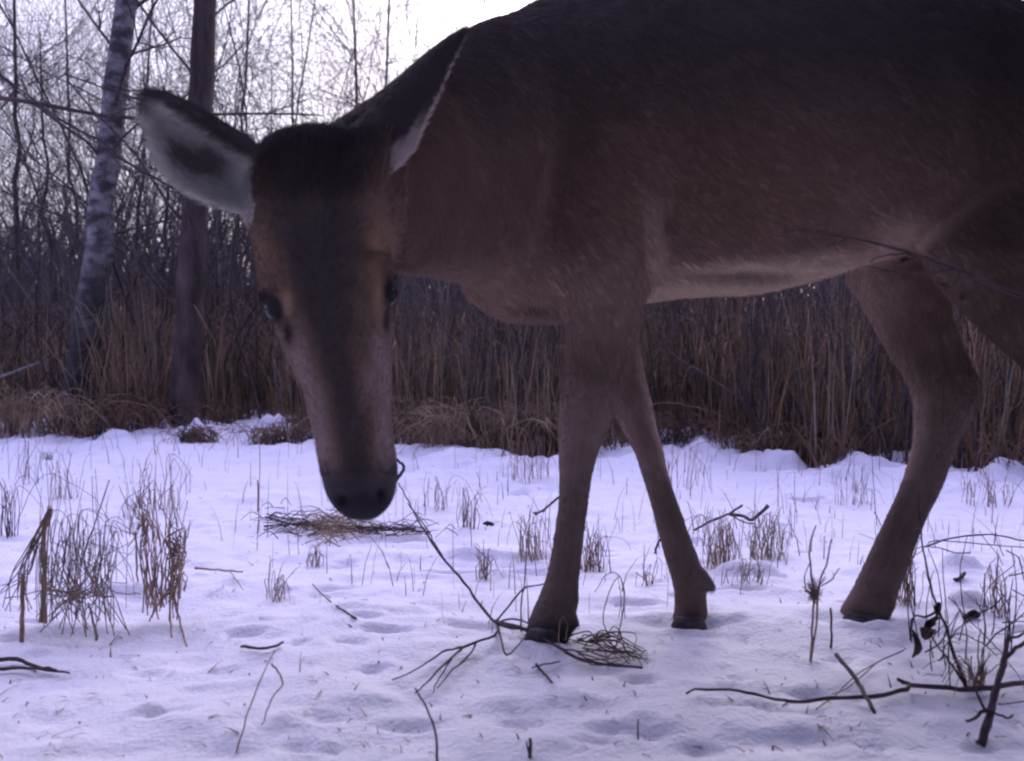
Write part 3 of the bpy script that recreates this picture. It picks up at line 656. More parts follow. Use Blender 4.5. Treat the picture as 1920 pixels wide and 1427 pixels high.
# dense near shrubs low, all the way
def reeds(name, n, d0, d1, h0, h1, wd, mt, seed, px0=-200, px1=2150, lean=.12, curl=.25, tilt=0):
    rs = np.random.RandomState(seed); m = MB(); random.seed(seed)
    for i in range(n):
        u = rs.rand(); dd = d0+(d1-d0)*u**1.3; pxx = rs.uniform(px0, px1)
        X = (pxx-960)/F*4.0; Y = float(edge_y(X))+dd; X = (pxx-960)/F*Y; Y = float(edge_y(X))+dd
        z = Hs(X, Y) if Y < 14 else 0
        cl = np.clip((vn(X, Y, 2.6)+.5)*1.3-.1, .1, 1.3)
        h = rs.uniform(h0, h1)*(.7+.6*cl); a = rs.uniform(0, 2*PI); ln = abs(rs.randn())*lean*h
        dx, dy = math.cos(a)*ln, math.sin(a)*ln; k = rs.rand()
        pts = [(X, Y, z-.01), (X+dx*.3, Y+dy*.3, z+h*.45), (X+dx*.8, Y+dy*.8, z+h*.85)]
        if k < curl: pts += [(X+dx*1.8+.3*h*math.cos(a)*.5, Y+dy*1.8, z+h*.8), (X+dx*2.4+.5*h*math.cos(a)*.6, Y+dy*2.4, z+h*.55)]
        else: pts += [(X+dx*1.2, Y+dy*1.2, z+h)]
        m.blade(pts, wd*rs.uniform(.6, 1.4))
    o = m.build(name, mt, smooth=False); setp(o, kind='stuff'); return o
o = thicket('alder_scrub', 65, 4.2, 6.5, .9, 2.3, .004, .012, M['bark'], 33, lev=2, nb=5, px0=-120, px1=560); setp(o, 'crooked dark scrub at the left between the trunks', 'scrub')
M['tan'] = mat('tan_grass', (.26, .14, .075), (.62, .36, .20), 3, .85)
o = reeds('dry_meadow', 5000, 1.2, 6.0, .34, .60, .011, M['tan'], 12, lean=.3, curl=.4); setp(o, 'orange tan dry grass further back behind the reeds', 'grass')
o = reeds('reed_bed', 5600, -.02, 3.4, .22, .66, .006, M['reed'], 1, lean=.24, curl=.4); setp(o, 'dense brown dead reeds along the edge of the clearing', 'reeds')
o = reeds('withered_sedge', 3000, -.05, 2.6, .3, .95, .005, M['reed2'], 2, lean=.2); setp(o, 'grey brown withered sedge among the reeds', 'sedge')
rng = random.Random(21); m = MB()
for i in range(560):
    pxx = rng.uniform(-150, 2080) if i < 300 else rng.uniform(780, 2000); X = (pxx-960)/F*3.8; Y = float(edge_y(X))+rng.uniform(.0, 1.4)**1.2; X = (pxx-960)/F*Y
    out = []; grow(out, Vector((X, Y, Hs(X, Y)-.01)), Vector((rng.gauss(0, .25), rng.gauss(0, .1), 1)), rng.uniform(.3, 1.15), rng.uniform(.002, .0075), 2, rng, .18, .1, 3, .35, .09, .0007)
    for a, b, l in out: m.tube(a, b, 3, cap=False)
o = m.build('brushwood', M['bark']); setp(o, 'dark leafless brushwood growing through the front of the reeds', 'brushwood', kind='stuff')
o = reeds('matted_grass', 2600, -.14, .3, .03, .17, .005, M['mat2'], 6, lean=.9, curl=.7); setp(o, 'matted pale grass at the foot of the reeds', 'grass')
o = reeds('snow_stubble', 620, -1.9, -.05, .02, .11, .0022, M['straw_red'], 9, lean=.35, curl=.2); setp(o, 'sparse dry stalks poking up through the snow', 'grass')

# unseen spruces added behind the camera: shade the nearest snow and the near side of the deer
rng = random.Random(77); m = MB()
for (tx, ty, th, tr) in ((-2.6, -1.3, 6, 1.7), (-.9, -.9, 7, 2.1), (.8, -.9, 7, 2.1), (2.4, -.9, 6.5, 2.0), (3.8, -.2, 5, 1.3)):
    m.tube([(tx, ty, -.05), (tx, ty, th)], [.08, .01], 8)
    for i in range(2400):
        s = rng.random()**.9; z = 1.35+(th-1.35)*s; rr_ = tr*(1-s)+.08; a = rng.uniform(0, 2*PI); q = rng.uniform(.35, 1)
        b = Vector((tx+math.cos(a)*rr_*q, ty+math.sin(a)*rr_*q, z)); l = .28
        m.blade([b, b+Vector((math.cos(a)*l*.6, math.sin(a)*l*.6, -.03)), b+Vector((math.cos(a)*l, math.sin(a)*l, -.12))], .38, Vector((-math.sin(a), math.cos(a), 0)))
o = m.build('shade_spruces', mat('spruce_green', (.012, .02, .012), (.03, .05, .025), 20)); setp(o, 'dark unseen spruces added behind the camera for shade', 'spruces', kind='stuff')

rng = random.Random(31); m = MB()
for i in range(1100):
    pxx = rng.uniform(-50, 1970); pyy = 830+590*rng.random()**1.7; g = G(pxx, pyy); g.z = Hs(g.x, g.y)+.0015
    a = rng.uniform(0, 2*PI); L = rng.uniform(.004, .022)*(1 if rng.random() < .8 else 2.2); e = Vector((math.cos(a), math.sin(a), rng.uniform(-.1, .25)))*L
    m.blade([g, g+e*.5+Vector((0, 0, .002)), g+e], rng.uniform(.001, .0035), Vector((-math.sin(a), math.cos(a), 0)))
o = m.build('plant_debris', M['mat2']); setp(o, 'tiny scraps of leaf and straw scattered over the snow', 'debris', kind='stuff')
# ================================================================== GROUND LITTER, placed plants
def gp(px, py, lift=0.0):
    g = G(px, py)
    for _ in range(4): g = G(px, py, Hs(g.x, g.y)+lift)
    return g
def fine(pts, sub=4, jit=.0015, rng=R_):
    out = []
    for i in range(len(pts)-1):
        a = pts[max(i-1, 0)]; b = pts[i]; c = pts[i+1]; e = pts[min(i+2, len(pts)-1)]
        for k in range(sub):
            t = k/sub; v = .5*((2*b)+(c-a)*t+(2*a-5*b+4*c-e)*t*t+(3*b-a-3*c+e)*t**3)
            out.append(v+Vector((rng.gauss(0, jit), rng.gauss(0, jit), rng.gauss(0, jit))))
    out.append(pts[-1]); return out
def strand(m, pts, r0, r1, sides=5, jit=.0006, sub=4):
    q = fine(pts, sub, jit); n = len(q); m.tube(q, [(r0+(r1-r0)*i/(n-1))*(1+.12*R_.uniform(-1, 1)) for i in range(n)], sides)
def lying(spec, name, label, cat, mt, lift=.006, group=None):
    """spec: list of (points px, r0, r1); all lie on the snow"""
    m = MB()
    for s in spec:
        pts, r0, r1 = s[:3]; lf = s[3] if len(s) > 3 else lift
        strand(m, [gp(x, y, lf) for x, y in pts], r0, r1)
    o = m.build(name, mt); setp(o, label, cat, group); return o
def standing(spec, name, label, cat, mt, basepx=None, group=None):
    """points in the vertical plane through the first point's ground spot"""
    m = MB()
    g = gp(*spec[0][0][0]); Y = g.y
    for i, (pts, r0, r1) in enumerate(spec):
        p0 = [g-Vector((0, 0, .01))] if i == 0 else [P(*pts[0], Y)]
        strand(m, p0+[P(x, y, Y+R_.gauss(0, .001)) for x, y in pts[1:]], r0, r1)
    o = m.build(name, mt); setp(o, label, cat, group); return o

# 7: long dark twig from beside the muzzle to the near forefoot and its forks
def air(pts, Ys):
    return [P(x, y, Y) for (x, y), Y in zip(pts, Ys)]
t7 = MB()
gy = lambda y: G(960, y).y
strand(t7, air([(748, 905), (766, 940), (790, 985), (830, 1045), (870, 1092), (905, 1140), (932, 1168), (985, 1180)], [1.62, 1.58, 1.54, 1.48, 1.44, 1.40, 1.37, 1.33]), .0012, .0030)
strand(t7, air([(765, 945), (800, 990), (815, 1020), (835, 1050)], [1.6, 1.55, 1.52, 1.48]), .001, .0015)
for pts, a, b in [([(935, 1165), (928, 1190), (870, 1212), (830, 1222), (790, 1250), (735, 1275)], .0026, .0008), ([(870, 1212), (840, 1240), (800, 1280), (778, 1300)], .0022, .0008), ([(893, 1205), (880, 1228), (850, 1255), (820, 1290)], .0018, .0007), ([(850, 1230), (825, 1270), (812, 1300)], .0015, .0006),
                  ([(932, 1168), (940, 1200), (950, 1228), (975, 1205), (985, 1190)], .002, .001), ([(928, 1165), (985, 1180), (1040, 1210), (1100, 1240), (1205, 1252)], .0026, .002), ([(930, 1170), (960, 1160), (1000, 1172)], .002, .0015)]:
    strand(t7, [gp(x, y, .012) for x, y in pts], a, b)
strand(t7, air([(932, 1165), (975, 1110), (1005, 1098), (1030, 1092)], [1.38, 1.40, 1.42, 1.43]), .0018, .001)
strand(t7, air([(978, 1185), (978, 1130), (985, 1080), (988, 1010)], [1.36, 1.38, 1.39, 1.4]), .0016, .0009)
o = t7.build('fallen_twig', M['twig']); setp(o, 'forked dark twig reaching from the muzzle to the nearest forefoot', 'twig', 'dark twigs and branches on the snow')
# curled bundle
m = MB()
for k in range(22):
    a = R_.uniform(0, .9); x0, y0 = R_.uniform(1045, 1125), R_.uniform(1190, 1232)
    c = [(x0, y0), (x0+R_.uniform(15, 55), y0-R_.uniform(-18, 18)), (x0+R_.uniform(45, 95), y0+R_.uniform(-10, 30)), (min(1215, x0+R_.uniform(70, 135)), 1255-R_.uniform(0, 42))]
    strand(m, [gp(c[0][0], c[0][1], .008), gp(c[1][0], c[1][1], R_.uniform(.004, .022)), gp(c[2][0], c[2][1], R_.uniform(.004, .02)), gp(c[3][0], c[3][1], .005)], .0013, .0006)
o = m.build('withered_fern', mat('fern_brown', (.05, .028, .025), (.17, .10, .075), 60)); setp(o, 'curled bundle of withered brown fern beside the nearest forefoot', 'fern')
standing([([(1150, 1215), (1170, 1140), (1165, 1085), (1140, 1075), (1115, 1110)], .001, .0006), ([(1150, 1213), (1130, 1150), (1160, 1080), (1170, 1120), (1172, 1160)], .001, .0006), ([(1151, 1214), (1165, 1190), (1150, 1175), (1135, 1200)], .0012, .0007)], 'looped_stem', 'thin looping stems rising from the withered fern bundle', 'stem', M['twig'])
standing([([(1050, 1225), (1048, 1180), (1056, 1158), (1064, 1170), (1060, 1200)], .0012, .0008)], 'dry_stem', 'small pale stem loop in front of the nearest hoof', 'stem', M['straw_red'])
# right foreground branches
lying([([(1288, 1298), (1312, 1292), (1385, 1295), (1440, 1308), (1500, 1315), (1560, 1308), (1640, 1306), (1700, 1292), (1714, 1284), (1800, 1292), (1860, 1288), (1935, 1278)], .0016, .0040), ([(1714, 1284), (1698, 1280), (1684, 1274)], .0032, .003)],
      'fallen_branch', 'longest thin branch lying on the snow at lower right', 'branch', M['twig'], .012, 'dark twigs and branches on the snow')
lying([([(1570, 1227), (1592, 1256), (1615, 1290), (1640, 1336)], .0035, .0028)], 'fallen_twig', 'short straight stick crossing over the long branch', 'twig', M['twig'], .022, 'dark twigs and branches on the snow')
lying([([(1700, 1216), (1640, 1245), (1600, 1270), (1560, 1310), (1530, 1330)], .0012, .0008), ([(1640, 1245), (1590, 1290), (1560, 1300)], .001, .0007)], 'fallen_twig', 'hair-thin pale twig running down to the long branch', 'twig', M['straw_red'], .01)
m = MB()
Yb = G(1835, 1396).y
strand(m, air([(1838, 1398), (1855, 1345), (1868, 1290), (1882, 1240), (1892, 1190)], [Yb, Yb+.03, Yb+.06, Yb+.09, Yb+.12]), .0058, .003)
strand(m, air([(1882, 1240), (1905, 1215), (1935, 1195)], [Yb+.09, Yb+.09, Yb+.09]), .0035, .0025)
strand(m, air([(1890, 1195), (1912, 1192), (1925, 1180)], [Yb+.12]*3), .002, .0015)
strand(m, air([(1862, 1335), (1845, 1332), (1822, 1350), (1810, 1352)], [Yb+.03]*4), .003, .0015)
strand(m, air([(1862, 1335), (1885, 1345), (1900, 1340)], [Yb+.03]*3), .002, .001)
strand(m, air([(1845, 1330), (1832, 1300), (1826, 1285)], [Yb+.04]*3), .002, .001)
strand(m, air([(1870, 1320), (1900, 1318), (1935, 1312)], [Yb+.03]*3), .001, .0008)
o = m.build('fallen_branch', M['twig']); setp(o, 'forked upright branch stuck in the snow at the lower right corner', 'branch', 'dark twigs and branches on the snow')
# twig shrub with hanging leaves, right
Yr = G(1820, 1300).y
t = empty('withered_shrub', gp(1812, 1292)); m = MB()
strand(m, air([(1812, 1295), (1795, 1245), (1775, 1180), (1758, 1140), (1740, 1080), (1728, 1010), (1722, 930)], [Yr, Yr+.01, Yr+.03, Yr+.05, Yr+.07, Yr+.08, Yr+.1]), .003, .001)
strand(m, air([(1815, 1290), (1780, 1240), (1750, 1200), (1742, 1190)], [Yr]*4), .0018, .001)
strand(m, air([(1760, 1142), (1740, 1156), (1715, 1155), (1708, 1175), (1710, 1205)], [Yr+.03]*5), .002, .001)
strand(m, air([(1760, 1240), (1790, 1190), (1840, 1205), (1870, 1230)], [Yr+.02]*4), .001, .0008)
for k in range(22):
    x = R_.uniform(1705, 1900); y = R_.uniform(1140, 1275); hgt = R_.uniform(60, 190); g = G(x, y+30).y+R_.uniform(-.02, .05)
    strand(m, air([(x, y+R_.uniform(0, 20)), (x+R_.uniform(-14, 14), y-hgt*.5), (x+R_.uniform(-30, 30), y-hgt)], [g]*3), .0011, .0006)
o = []
for k in range(9):
    grow(o, P(R_.uniform(1720, 1900), R_.uniform(1030, 1270), Yr+R_.uniform(0, .12)), Vector((R_.uniform(-1, 1), 0, R_.uniform(-.3, 1))), R_.uniform(.06, .16), .0012, 1, R_, .5, .1, 3, .5, .02, .0005)
for a, b, l in o: m.tube(a, b, 4)
m.build('stems', M['twig'], t)
def leafmesh(c, L, wd, dr, seed):
    rng = random.Random(seed); m = MB(); d1 = Vector(dr).normalized(); sd_ = d1.cross(Vector((0, 1, .2))).normalized(); nn = d1.cross(sd_); vs = []
    n = 9
    for i in range(n):
        s = i/(n-1); ww = wd*math.sin(PI*(s*.92+.04))**.8*(1+rng.uniform(-.2, .2)); cu = nn*(L*.25*math.sin(s*4+seed))
        for j in (-1, -.5, 0, .5, 1): vs.append(c+d1*(L*s)+cu+sd_*(ww*j*.5)+nn*(abs(j)*ww*.45))
    m.add(vs, [(i*5+j, i*5+j+1, i*5+j+6, i*5+j+5) for i in range(n-1) for j in range(4)])
    return m
for k, (x, y, L, wd, dr) in enumerate([(1710, 1180, .045, .012, (.12, 0, -1)), (1722, 1172, .03, .022, (.7, 0, -.5)), (1752, 1150, .028, .014, (-.4, 0, -1)), (1760, 1128, .02, .012, (-.2, 0, -1)), (1745, 1165, .02, .014, (-.8, 0, -.6))]):
    o = leafmesh(P(x, y, Yr+.03), L, wd, dr, k).build('leaf', M['leaf'], t)
    so_ = o.modifiers.new('s', 'SOLIDIFY'); so_.thickness = .0006
setp(t, 'withered shrub with a few hanging dead leaves, right of the hind foot', 'shrub')
lying([([(1735, 1025), (1780, 1010), (1840, 1002), (1880, 1005), (1935, 1018)], .002, .0015, .07), ([(1740, 1018), (1760, 1014), (1840, 1020), (1930, 1028)], .0014, .001, .05), ([(1840, 1002), (1870, 1040), (1880, 1060)], .001, .0006, .04)], 'fallen_twig', 'arched bare twig at right edge beyond the withered shrub', 'twig', M['twig'])
# sedge tuft by the corner branch
def tuft(label, px, py, wpx, hpx, n, mt, name='grass_tuft', lean=.35, droop=.4, r=.001, group='dry tufts in the snow', spread=.5, cat='grass tuft', rough=0):
    m = MB(); g0 = gp(px, py); k = g0.y/F
    for i in range(n):
        a = R_.uniform(0, 2*PI); rr_ = wpx*k*spread*.5*math.sqrt(R_.random()); b = g0+Vector((math.cos(a)*rr_, math.sin(a)*rr_*.6, 0)); b.z = Hs(b.x, b.y)-.008
        h = hpx*k*R_.uniform(.45, 1.05); a2 = a+R_.gauss(0, .7); ln = R_.gauss(0, lean)*h
        out = Vector((math.cos(a2), math.sin(a2)*.6, 0)); pts = [b, b+out*ln*.25+Vector((0, 0, h*.5)), b+out*ln*.7+Vector((0, 0, h*.92))]
        if R_.random() < droop: pts += [b+out*(ln*1.2+.12*h)+Vector((0, 0, h*.85)), b+out*(ln*1.6+.3*h)+Vector((0, 0, h*R_.uniform(.1, .6)))]
        else: pts += [b+out*ln*.9+Vector((0, 0, h*1.05))]
        if rough: pts = [pts[0]]+[q+Vector((R_.gauss(0, rough), R_.gauss(0, rough), R_.gauss(0, rough))) for q in pts[1:]]
        strand(m, pts, r*R_.uniform(.7, 1.4), r*.5, 3, .0006, 3)
    o = m.build(name, mt); setp(o, label, cat, group); return o
tuft('tangle of grey sedge where the corner branches cross', 1830, 1290, 60, 85, 26, M['straw'], lean=.9)
m = MB(); Yw = G(1522, 1240).y; cw = P(1527, 1112, Yw)
for k in range(150):
    a = Vector((R_.gauss(0, 1), R_.gauss(0, 1), R_.gauss(0, 1))).normalized(); q = cw+Vector((a.x*.010, a.y*.010, a.z*.016))*R_.random(); e = (a+Vector((0, 0, .5)))*R_.uniform(.004, .014)
    strand(m, [cw+Vector((0, 0, -.01)), q, q+e], .0007, .0004, 3, .0004, 2)
o = m.build('seed_head', M['straw_red']); setp(o, 'fluffy brown seed head on the reddish stalks left of the hind foot', 'seed head')
standing([([(1518, 1240), (1522, 1180), (1526, 1120), (1518, 1040), (1530, 985)], .0022, .0012), ([(1520, 1240), (1530, 1170), (1535, 1100), (1548, 1060), (1560, 1010)], .002, .001), ([(1540, 1100), (1560, 1085), (1575, 1065)], .0012, .0007), ([(1512, 1110), (1508, 1080), (1520, 1050)], .0012, .0007)], 'weed_stalk', 'pair of pale reddish stalks through the fluffy weed', 'weed', M['straw_red'])
standing([([(1558, 1215), (1559, 1180), (1557, 1140)], .002, .0017)], 'dry_stem', 'short single stalk beside the toe of the hind foot', 'stem', M['twig'])
standing([([(1645, 985), (1640, 940), (1635, 870), (1632, 790)], .0012, .0006), ([(1640, 960), (1665, 1010), (1690, 1060)], .0012, .0008)], 'dry_stem', 'thin wand standing against the rear leg', 'stem', M['twig'])
# 9: branch behind
def raised(spec, name, label, mt, Y, cat='branch', group='dark twigs and branches on the snow'):
    m = MB()
    for pts, r0, r1 in spec: strand(m, [P(x, y, Y+.0004*(x-pts[0][0])) for x, y in pts], r0, r1)
    o = m.build(name, mt); setp(o, label, cat, group)
raised([([(1302, 994), (1335, 976), (1368, 963), (1392, 947)], .003, .003), ([(1368, 963), (1395, 968), (1412, 974), (1440, 948)], .004, .005), ([(1368, 965), (1400, 980), (1415, 981)], .002, .0015)], 'fallen_branch', 'forked dark branch on the snow between foreleg and hind leg', M['twig'], 2.05)
raised([([(1003, 965), (1020, 955), (1048, 932)], .003, .0035), ([(1000, 962), (1022, 958)], .002, .002)], 'fallen_twig', 'short dark stick poking out from behind the near foreleg', M['twig'], 2.2, 'twig')
raised([([(1228, 1038), (1233, 1020), (1245, 1005)], .003, .0025)], 'fallen_twig', 'tiny dark stub touching the far foreleg', M['twig'], 1.8, 'twig')
raised([([(738, 905), (752, 890), (757, 876), (750, 866), (742, 860)], .003, .0016)], 'fallen_twig', 'small hooked twig at the right of the muzzle', M['bark'], 1.2, 'twig')
lying([([(453, 1212), (485, 1216), (515, 1212), (530, 1204)], .0025, .0022)], 'fallen_twig', 'lone short twig on open snow below the left tufts', 'twig', M['twig'], .006, 'dark twigs and branches on the snow')
lying([([(585, 1095), (610, 1120), (640, 1142), (668, 1160)], .001, .002)], 'fallen_twig', 'thin diagonal twig on the snow below the muzzle', 'twig', M['twig'], .006, 'dark twigs and branches on the snow')
lying([([(365, 1065), (410, 1068), (455, 1072)], .0028, .0015), ([(430, 1070), (445, 1090), (455, 1105)], .0012, .0006)], 'fallen_twig', 'horizontal twig sticking out right of the reddish tuft', 'twig', M['straw'], .012, 'dark twigs and branches on the snow')
lying([([(-20, 1238), (30, 1236), (70, 1250), (105, 1256)], .004, .002), ([(-20, 1256), (40, 1252), (100, 1258), (130, 1262)], .003, .0015)], 'fallen_twig', 'pair of dark twigs at the left edge near the bottom', 'twig', M['twig'], .008, 'dark twigs and branches on the snow')
standing([([(440, 1410), (462, 1345), (490, 1270), (515, 1218)], .0012, .0007), ([(508, 1245), (525, 1265), (530, 1285), (510, 1310), (490, 1360)], .0012, .0007)], 'dry_stem', 'bent hairlike stem at the bottom, left of centre', 'stem', M['straw'])
standing([([(822, 1440), (818, 1380), (800, 1330), (778, 1290)], .0018, .001)], 'dry_stem', 'curved dark stem rising from the bottom edge, centre', 'stem', M['twig'])
standing([([(993, 1420), (994, 1385)], .0025, .002), ([(993, 1419), (987, 1390)], .0015, .001)], 'dry_stem', 'short stump of two stalks at the bottom edge', 'stem', M['twig'])
standing([([(1196, 1385), (1197, 1348)], .001, .0009)], 'dry_stem', 'single tiny stalk in the lower middle snow', 'stem', M['twig'])
lying([([(1005, 1245), (1020, 1262), (1035, 1280)], .0022, .0016), ([(998, 1252), (1012, 1248), (1050, 1240)], .0012, .001)], 'fallen_twig', 'stubby dark twig just below the nearest hoof', 'twig', M['twig'], .006, 'dark twigs and branches on the snow')
standing([([(482, 1000), (486, 930), (487, 850), (484, 790)], .0012, .0008), ([(484, 960), (483, 900)], .0022, .0018)], 'dry_stem', 'tall thin stalk left of the muzzle', 'stem', M['straw_red'])
# left tufts
m = MB(); t = empty('grass_clump', gp(140, 1165))
Yl = G(100, 1170).y
for k in range(9): strand(m, air([(80+R_.uniform(-8, 8), 1168), (82+R_.uniform(-6, 6), 1080), (88+R_.uniform(-9, 9), 1000), (95+R_.uniform(-5, 5), 948+R_.uniform(-4, 12))], [Yl+R_.uniform(-.01, .01)]*4), .0015, .0009)
m.build('bent_stems', M['straw'], t); m = MB()
for k in range(13):
    x1 = R_.uniform(-10, 70); strand(m, air([(95+R_.uniform(-4, 8), 955), (70+R_.uniform(-10, 10), 1010), (40+R_.uniform(-18, 22), 1075), (x1-10, 1150-R_.uniform(0, 60))], [Yl, Yl, Yl-.01, Yl-.03]), .0013, .0007)
for k in range(62):
    x0 = R_.uniform(75, 215); y0 = R_.uniform(950, 1060); x1 = x0+R_.uniform(-40, 70); Yk = Yl+R_.uniform(-.05, .05)
    x2 = x0+R_.uniform(-20, 60)
    bx_ = 142+R_.gauss(0, 42); strand(m, air([(bx_, 1165+R_.uniform(-55, 30)), ((x0+bx_)/2+R_.gauss(0, 8), 1110), (x0, y0+60), (x0+8, y0), (x2, y0+R_.uniform(5, 50)), (x1+R_.uniform(-10, 45), R_.uniform(1000, 1185))][:R_.choice((4, 5, 6, 6))], [Yk]*6), .0011, .0005, 3)
for k in range(16):
    x0 = R_.uniform(60, 210); strand(m, air([(x0, 1165), (x0+R_.uniform(-10, 10), 1050), (x0+R_.uniform(-25, 30), R_.uniform(850, 960))], [Yl+R_.uniform(-.03, .06)]*3), .0009, .0005, 3)
strand(m, air([(150, 1060), (175, 990), (205, 900)], [Yl]*3), .0016, .001)
strand(m, air([(165, 1130), (178, 1180), (182, 1200)], [Yl-.03]*3), .0015, .003)
m.build('stems', mat('grey_straw', (.11, .075, .06), (.34, .25, .19), 30), t); setp(t, 'big clump of bent grey brown grass at the left', 'grass clump')
m = MB(); t = empty('weed_clump', gp(315, 1120)); Yl2 = G(300, 1160).y
for k in range(34):
    x0 = R_.uniform(262, 345); Yk = Yl2+R_.uniform(-.03, .05)
    xb = 300+(x0-300)*.6+R_.gauss(0, 12)
    strand(m, air([(xb, R_.uniform(1120, 1165)), (x0, 1060), (x0+R_.uniform(-12, 12), 1010), (x0+R_.uniform(-20, 20), R_.uniform(900, 990))], [Yk]*4), .0014, .0006, 3)
for k in range(50):
    x0 = 330+R_.gauss(0, 10); y0 = R_.uniform(1000, 1105); strand(m, air([(x0, y0+20), (x0+R_.uniform(-14, 14), y0), (x0+R_.uniform(-22, 22), y0-R_.uniform(5, 35))], [Yl2+R_.uniform(-.01, .02)]*3), .0013, .0007, 3)
for k in range(34):
    x0 = 268+R_.gauss(0, 14); y0 = R_.uniform(920, 1010); strand(m, air([(x0, y0+20), (x0+R_.uniform(-14, 14), y0), (x0+R_.uniform(-22, 22), y0-R_.uniform(5, 35))], [Yl2+R_.uniform(-.01, .02)]*3), .0011, .0006, 3)
for a in [((322, 1100), (318, 1150), (322, 1195)), ((325, 1100), (335, 1160), (350, 1212)), ((320, 1110), (300, 1130), (280, 1165)), ((255, 1000), (256, 1050), (258, 1095))]:
    strand(m, air(a, [Yl2-.01, Yl2-.02, G(300, a[2][1]).y]), .0022, .0014)
m.build('stems', M['straw_red'], t); setp(t, 'reddish brown weed clump beside the big grey clump', 'weed')
standing([([(40, 1203), (42, 1140), (44, 1075)], .0042, .0035)], 'broken_stalk', 'thick snapped stalk standing at the far left', 'stem', M['straw'])
# matted grass beneath the muzzle
def mat_patch(label, px, py, wpx, dpx, n, mt, L=(.03, .09), lift=.02, r=.0014, name='matted_tuft'):
    m = MB()
    for i in range(n):
        x = px+R_.gauss(0, wpx*.55); y = py+R_.gauss(0, dpx*.5); g = gp(x, y, R_.uniform(0, lift)); a = R_.gauss(0, .5)+(PI if R_.random() < .5 else 0); l = R_.uniform(*L)
        e = Vector((math.cos(a), math.sin(a)*.5, 0))*l
        if i == 0:
            for q in range(6): strand(m, [gp(px-wpx*R_.uniform(.9, 1.2), py+R_.uniform(-1, 1)*dpx*.6, .006), gp(px, py+R_.uniform(-1, 1)*dpx*.3, .012), gp(px+wpx*R_.uniform(.6, 1), py+R_.uniform(-1, 1)*dpx*.5, .006)], r*1.3, r, 3)
        strand(m, [g, g+e*.5+Vector((0, 0, R_.uniform(0, lift))), g+e+Vector((0, 0, R_.uniform(-.005, .006)))], r, r*.5, 3)
    o = m.build(name, mt); setp(o, label, 'grass tuft', 'dry tufts in the snow')
mat_patch('trampled brown straw under the muzzle of the deer', 628, 990, 50, 26, 110, M['straw'], lift=.03)
mat_patch('dark flattened stems left of the straw under the muzzle', 560, 978, 60, 26, 40, M['twig'])
mat_patch('dark flattened stems trailing right from under the muzzle', 720, 992, 90, 14, 55, M['twig'])
for lab, x, y, wp, hp, n, mt in [
    ('two reddish stubs just left below the straw patch', 590, 1062, 34, 60, 14, 'straw_red'), ('small upright tuft right of the muzzle', 880, 990, 50, 80, 26, 'straw_red'), ('thin pale stalks between muzzle and near foreleg', 905, 1085, 30, 80, 12, 'straw_red'),
    ('wispy tuft against the left side of the near foreleg', 995, 1040, 80, 110, 30, 'straw'), ('reddish tuft just right of the near foreleg', 1110, 1070, 60, 100, 40, 'straw_red'), ('tuft of grey wisps right of the far foreleg', 1350, 1065, 90, 110, 50, 'straw'),
    ('wide wispy tuft below the forked dark branch', 1435, 1045, 90, 100, 46, 'straw'), ('sparse stalks far right of the hind leg', 1860, 1150, 70, 110, 20, 'straw_red'), ('fine wisps left of the withered shrub', 1700, 1130, 70, 150, 26, 'straw'),
    ('faint wisps in front of the rear leg', 1600, 945, 90, 80, 20, 'straw'), ('isolated stub in front of the far foreleg', 1218, 1095, 18, 70, 8, 'straw_red'), ('looped dry wisps left of centre', 515, 1125, 50, 90, 14, 'straw'),
    ('spindly stalks at centre distance right of the muzzle', 990, 900, 110, 80, 26, 'straw_red'), ('faint stalks near the reeds behind the hooked twig', 820, 955, 60, 70, 14, 'straw_red'), ('crossed thin stems at far left distance', 60, 905, 110, 110, 16, 'twig'),
    ('spindly stalks beyond the big grey clump', 120, 935, 70, 90, 18, 'straw'), ('tall wisps beyond the reddish weed clump', 290, 960, 120, 130, 20, 'straw_red'), ('dark clump poking from the snow near the left reeds', 90, 862, 24, 20, 16, 'bark'),
    ('wisps standing beyond the far foreleg', 1290, 915, 120, 90, 16, 'straw_red'), ('stray wisps at right edge beyond the arched twig', 1850, 945, 140, 80, 22, 'straw_red'), ('wisps at far left edge beside the snapped stalk', 15, 1010, 50, 120, 18, 'twig'), ('crooked stems beneath the wide wispy tuft', 1400, 1095, 100, 60, 22, 'straw')]:
    tuft(lab, x, y, wp, hp, n, M[mt], droop=.3, lean=.28, spread=.8, rough=.004)
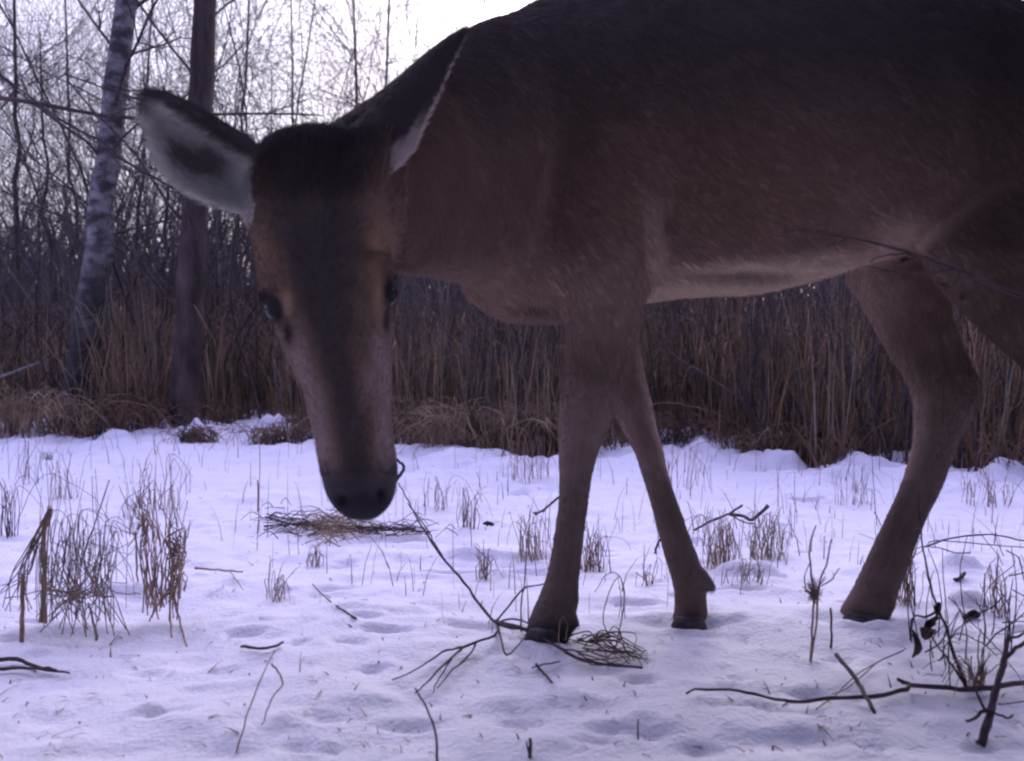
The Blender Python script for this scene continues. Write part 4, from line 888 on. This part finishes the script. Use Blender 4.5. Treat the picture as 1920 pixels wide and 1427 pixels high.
# tan tussocks at the foot of the reeds
for lab, x, y, wp, hp, n in [('drooping tan tussock at the far left of the reed edge', 70, 808, 160, 110, 260), ('brown tussock with snow between birch and alder', 225, 812, 150, 70, 240), ('brown snow-dusted tussock left of the deer cheek', 530, 832, 110, 55, 170), ('small brown tussock at the foot of the alder', 370, 828, 60, 40, 100), ('tan grass tussock right of the muzzle', 900, 850, 190, 120, 340), ('tan tussock behind the near foreleg', 1040, 848, 120, 110, 200), ('low snowy tussock left of the stem group under the belly', 1270, 838, 90, 45, 140), ('low snowy tussock under the belly', 1430, 860, 90, 50, 150), ('brown tussock before the rear leg', 1560, 862, 120, 80, 200)]:
    tuft(lab, x, y, wp*1.25, hp*.8, int(n*1.1), M['mat'] if 'tan' in lab else M['mat2'], name='grass_tussock', lean=.9, droop=.85, r=.0018, rough=.012, group='tussocks along the reed edge', spread=.9, cat='tussock')
# pale slanting branch far left
m = MB(); strand(m, [P(-20, 715, 4.1), P(40, 692, 4.15), P(90, 676, 4.2)], .008, .005); o = m.build('fallen_branch', M['lichen']); setp(o, 'pale slanting dead branch low at the left edge', 'branch')
# small branch hanging into view before belly, from the right
t = empty('hanging_branch', P(1940, 566, 1.0)); m = MB()
strand(m, air([(1940, 566), (1860, 533), (1790, 503), (1720, 478), (1650, 458), (1590, 446), (1530, 436), (1470, 428)], [1.0, 1.0, 1.0, 1.0, 1.0, 1.01, 1.02, 1.03]), .0026, .0008)
for pts in [((1720, 478), (1690, 476), (1650, 480), (1632, 492)), ((1720, 478), (1700, 490), (1670, 492)), ((1790, 503), (1740, 512), (1680, 510), (1635, 500)), ((1590, 446), (1570, 455), (1550, 462)), ((1530, 436), (1500, 430), (1465, 438)), ((1800, 508), (1790, 530), (1770, 545))]:
    strand(m, air(pts, [1.0]*len(pts)), .0013, .0006)
m.build('twig', M['twig'], t)
for k, (x, y, L, wd, dr) in enumerate([(1762, 532, .014, .009, (1, 0, .1)), (1796, 545, .014, .010, (.6, 0, -.8)), (1685, 488, .012, .006, (1, 0, .2))]):
    leafmesh(P(x, y, 1.0), L, wd, dr, k+7).build('leaf', M['leaf'], t)
setp(t, 'thin leafless branch hanging in from the right before the belly', 'branch')
for k, (x, y, L, wd, dr, lab) in enumerate([(1780, 1080, .045, .02, (1, .2, -.05), 'curled dark sliver added as underside of a snow lump, farther of two at right'), (1800, 1152, .035, .022, (1, -.1, .0), 'curled dark sliver added as underside of a snow lump, nearer of two at right'), (905, 982, .03, .014, (1, .1, 0), 'small dark leaf in the snow right of the muzzle')]):
    o = leafmesh(gp(x, y, .006), L, wd, dr, k+20).build('leaf_shape', M['leaf']); sm_ = o.modifiers.new('s', 'SOLIDIFY'); sm_.thickness = .0008  # the two at right stand in for dark undersides of snow lumps
    setp(o, lab, 'leaf', 'dead leaves on the snow')
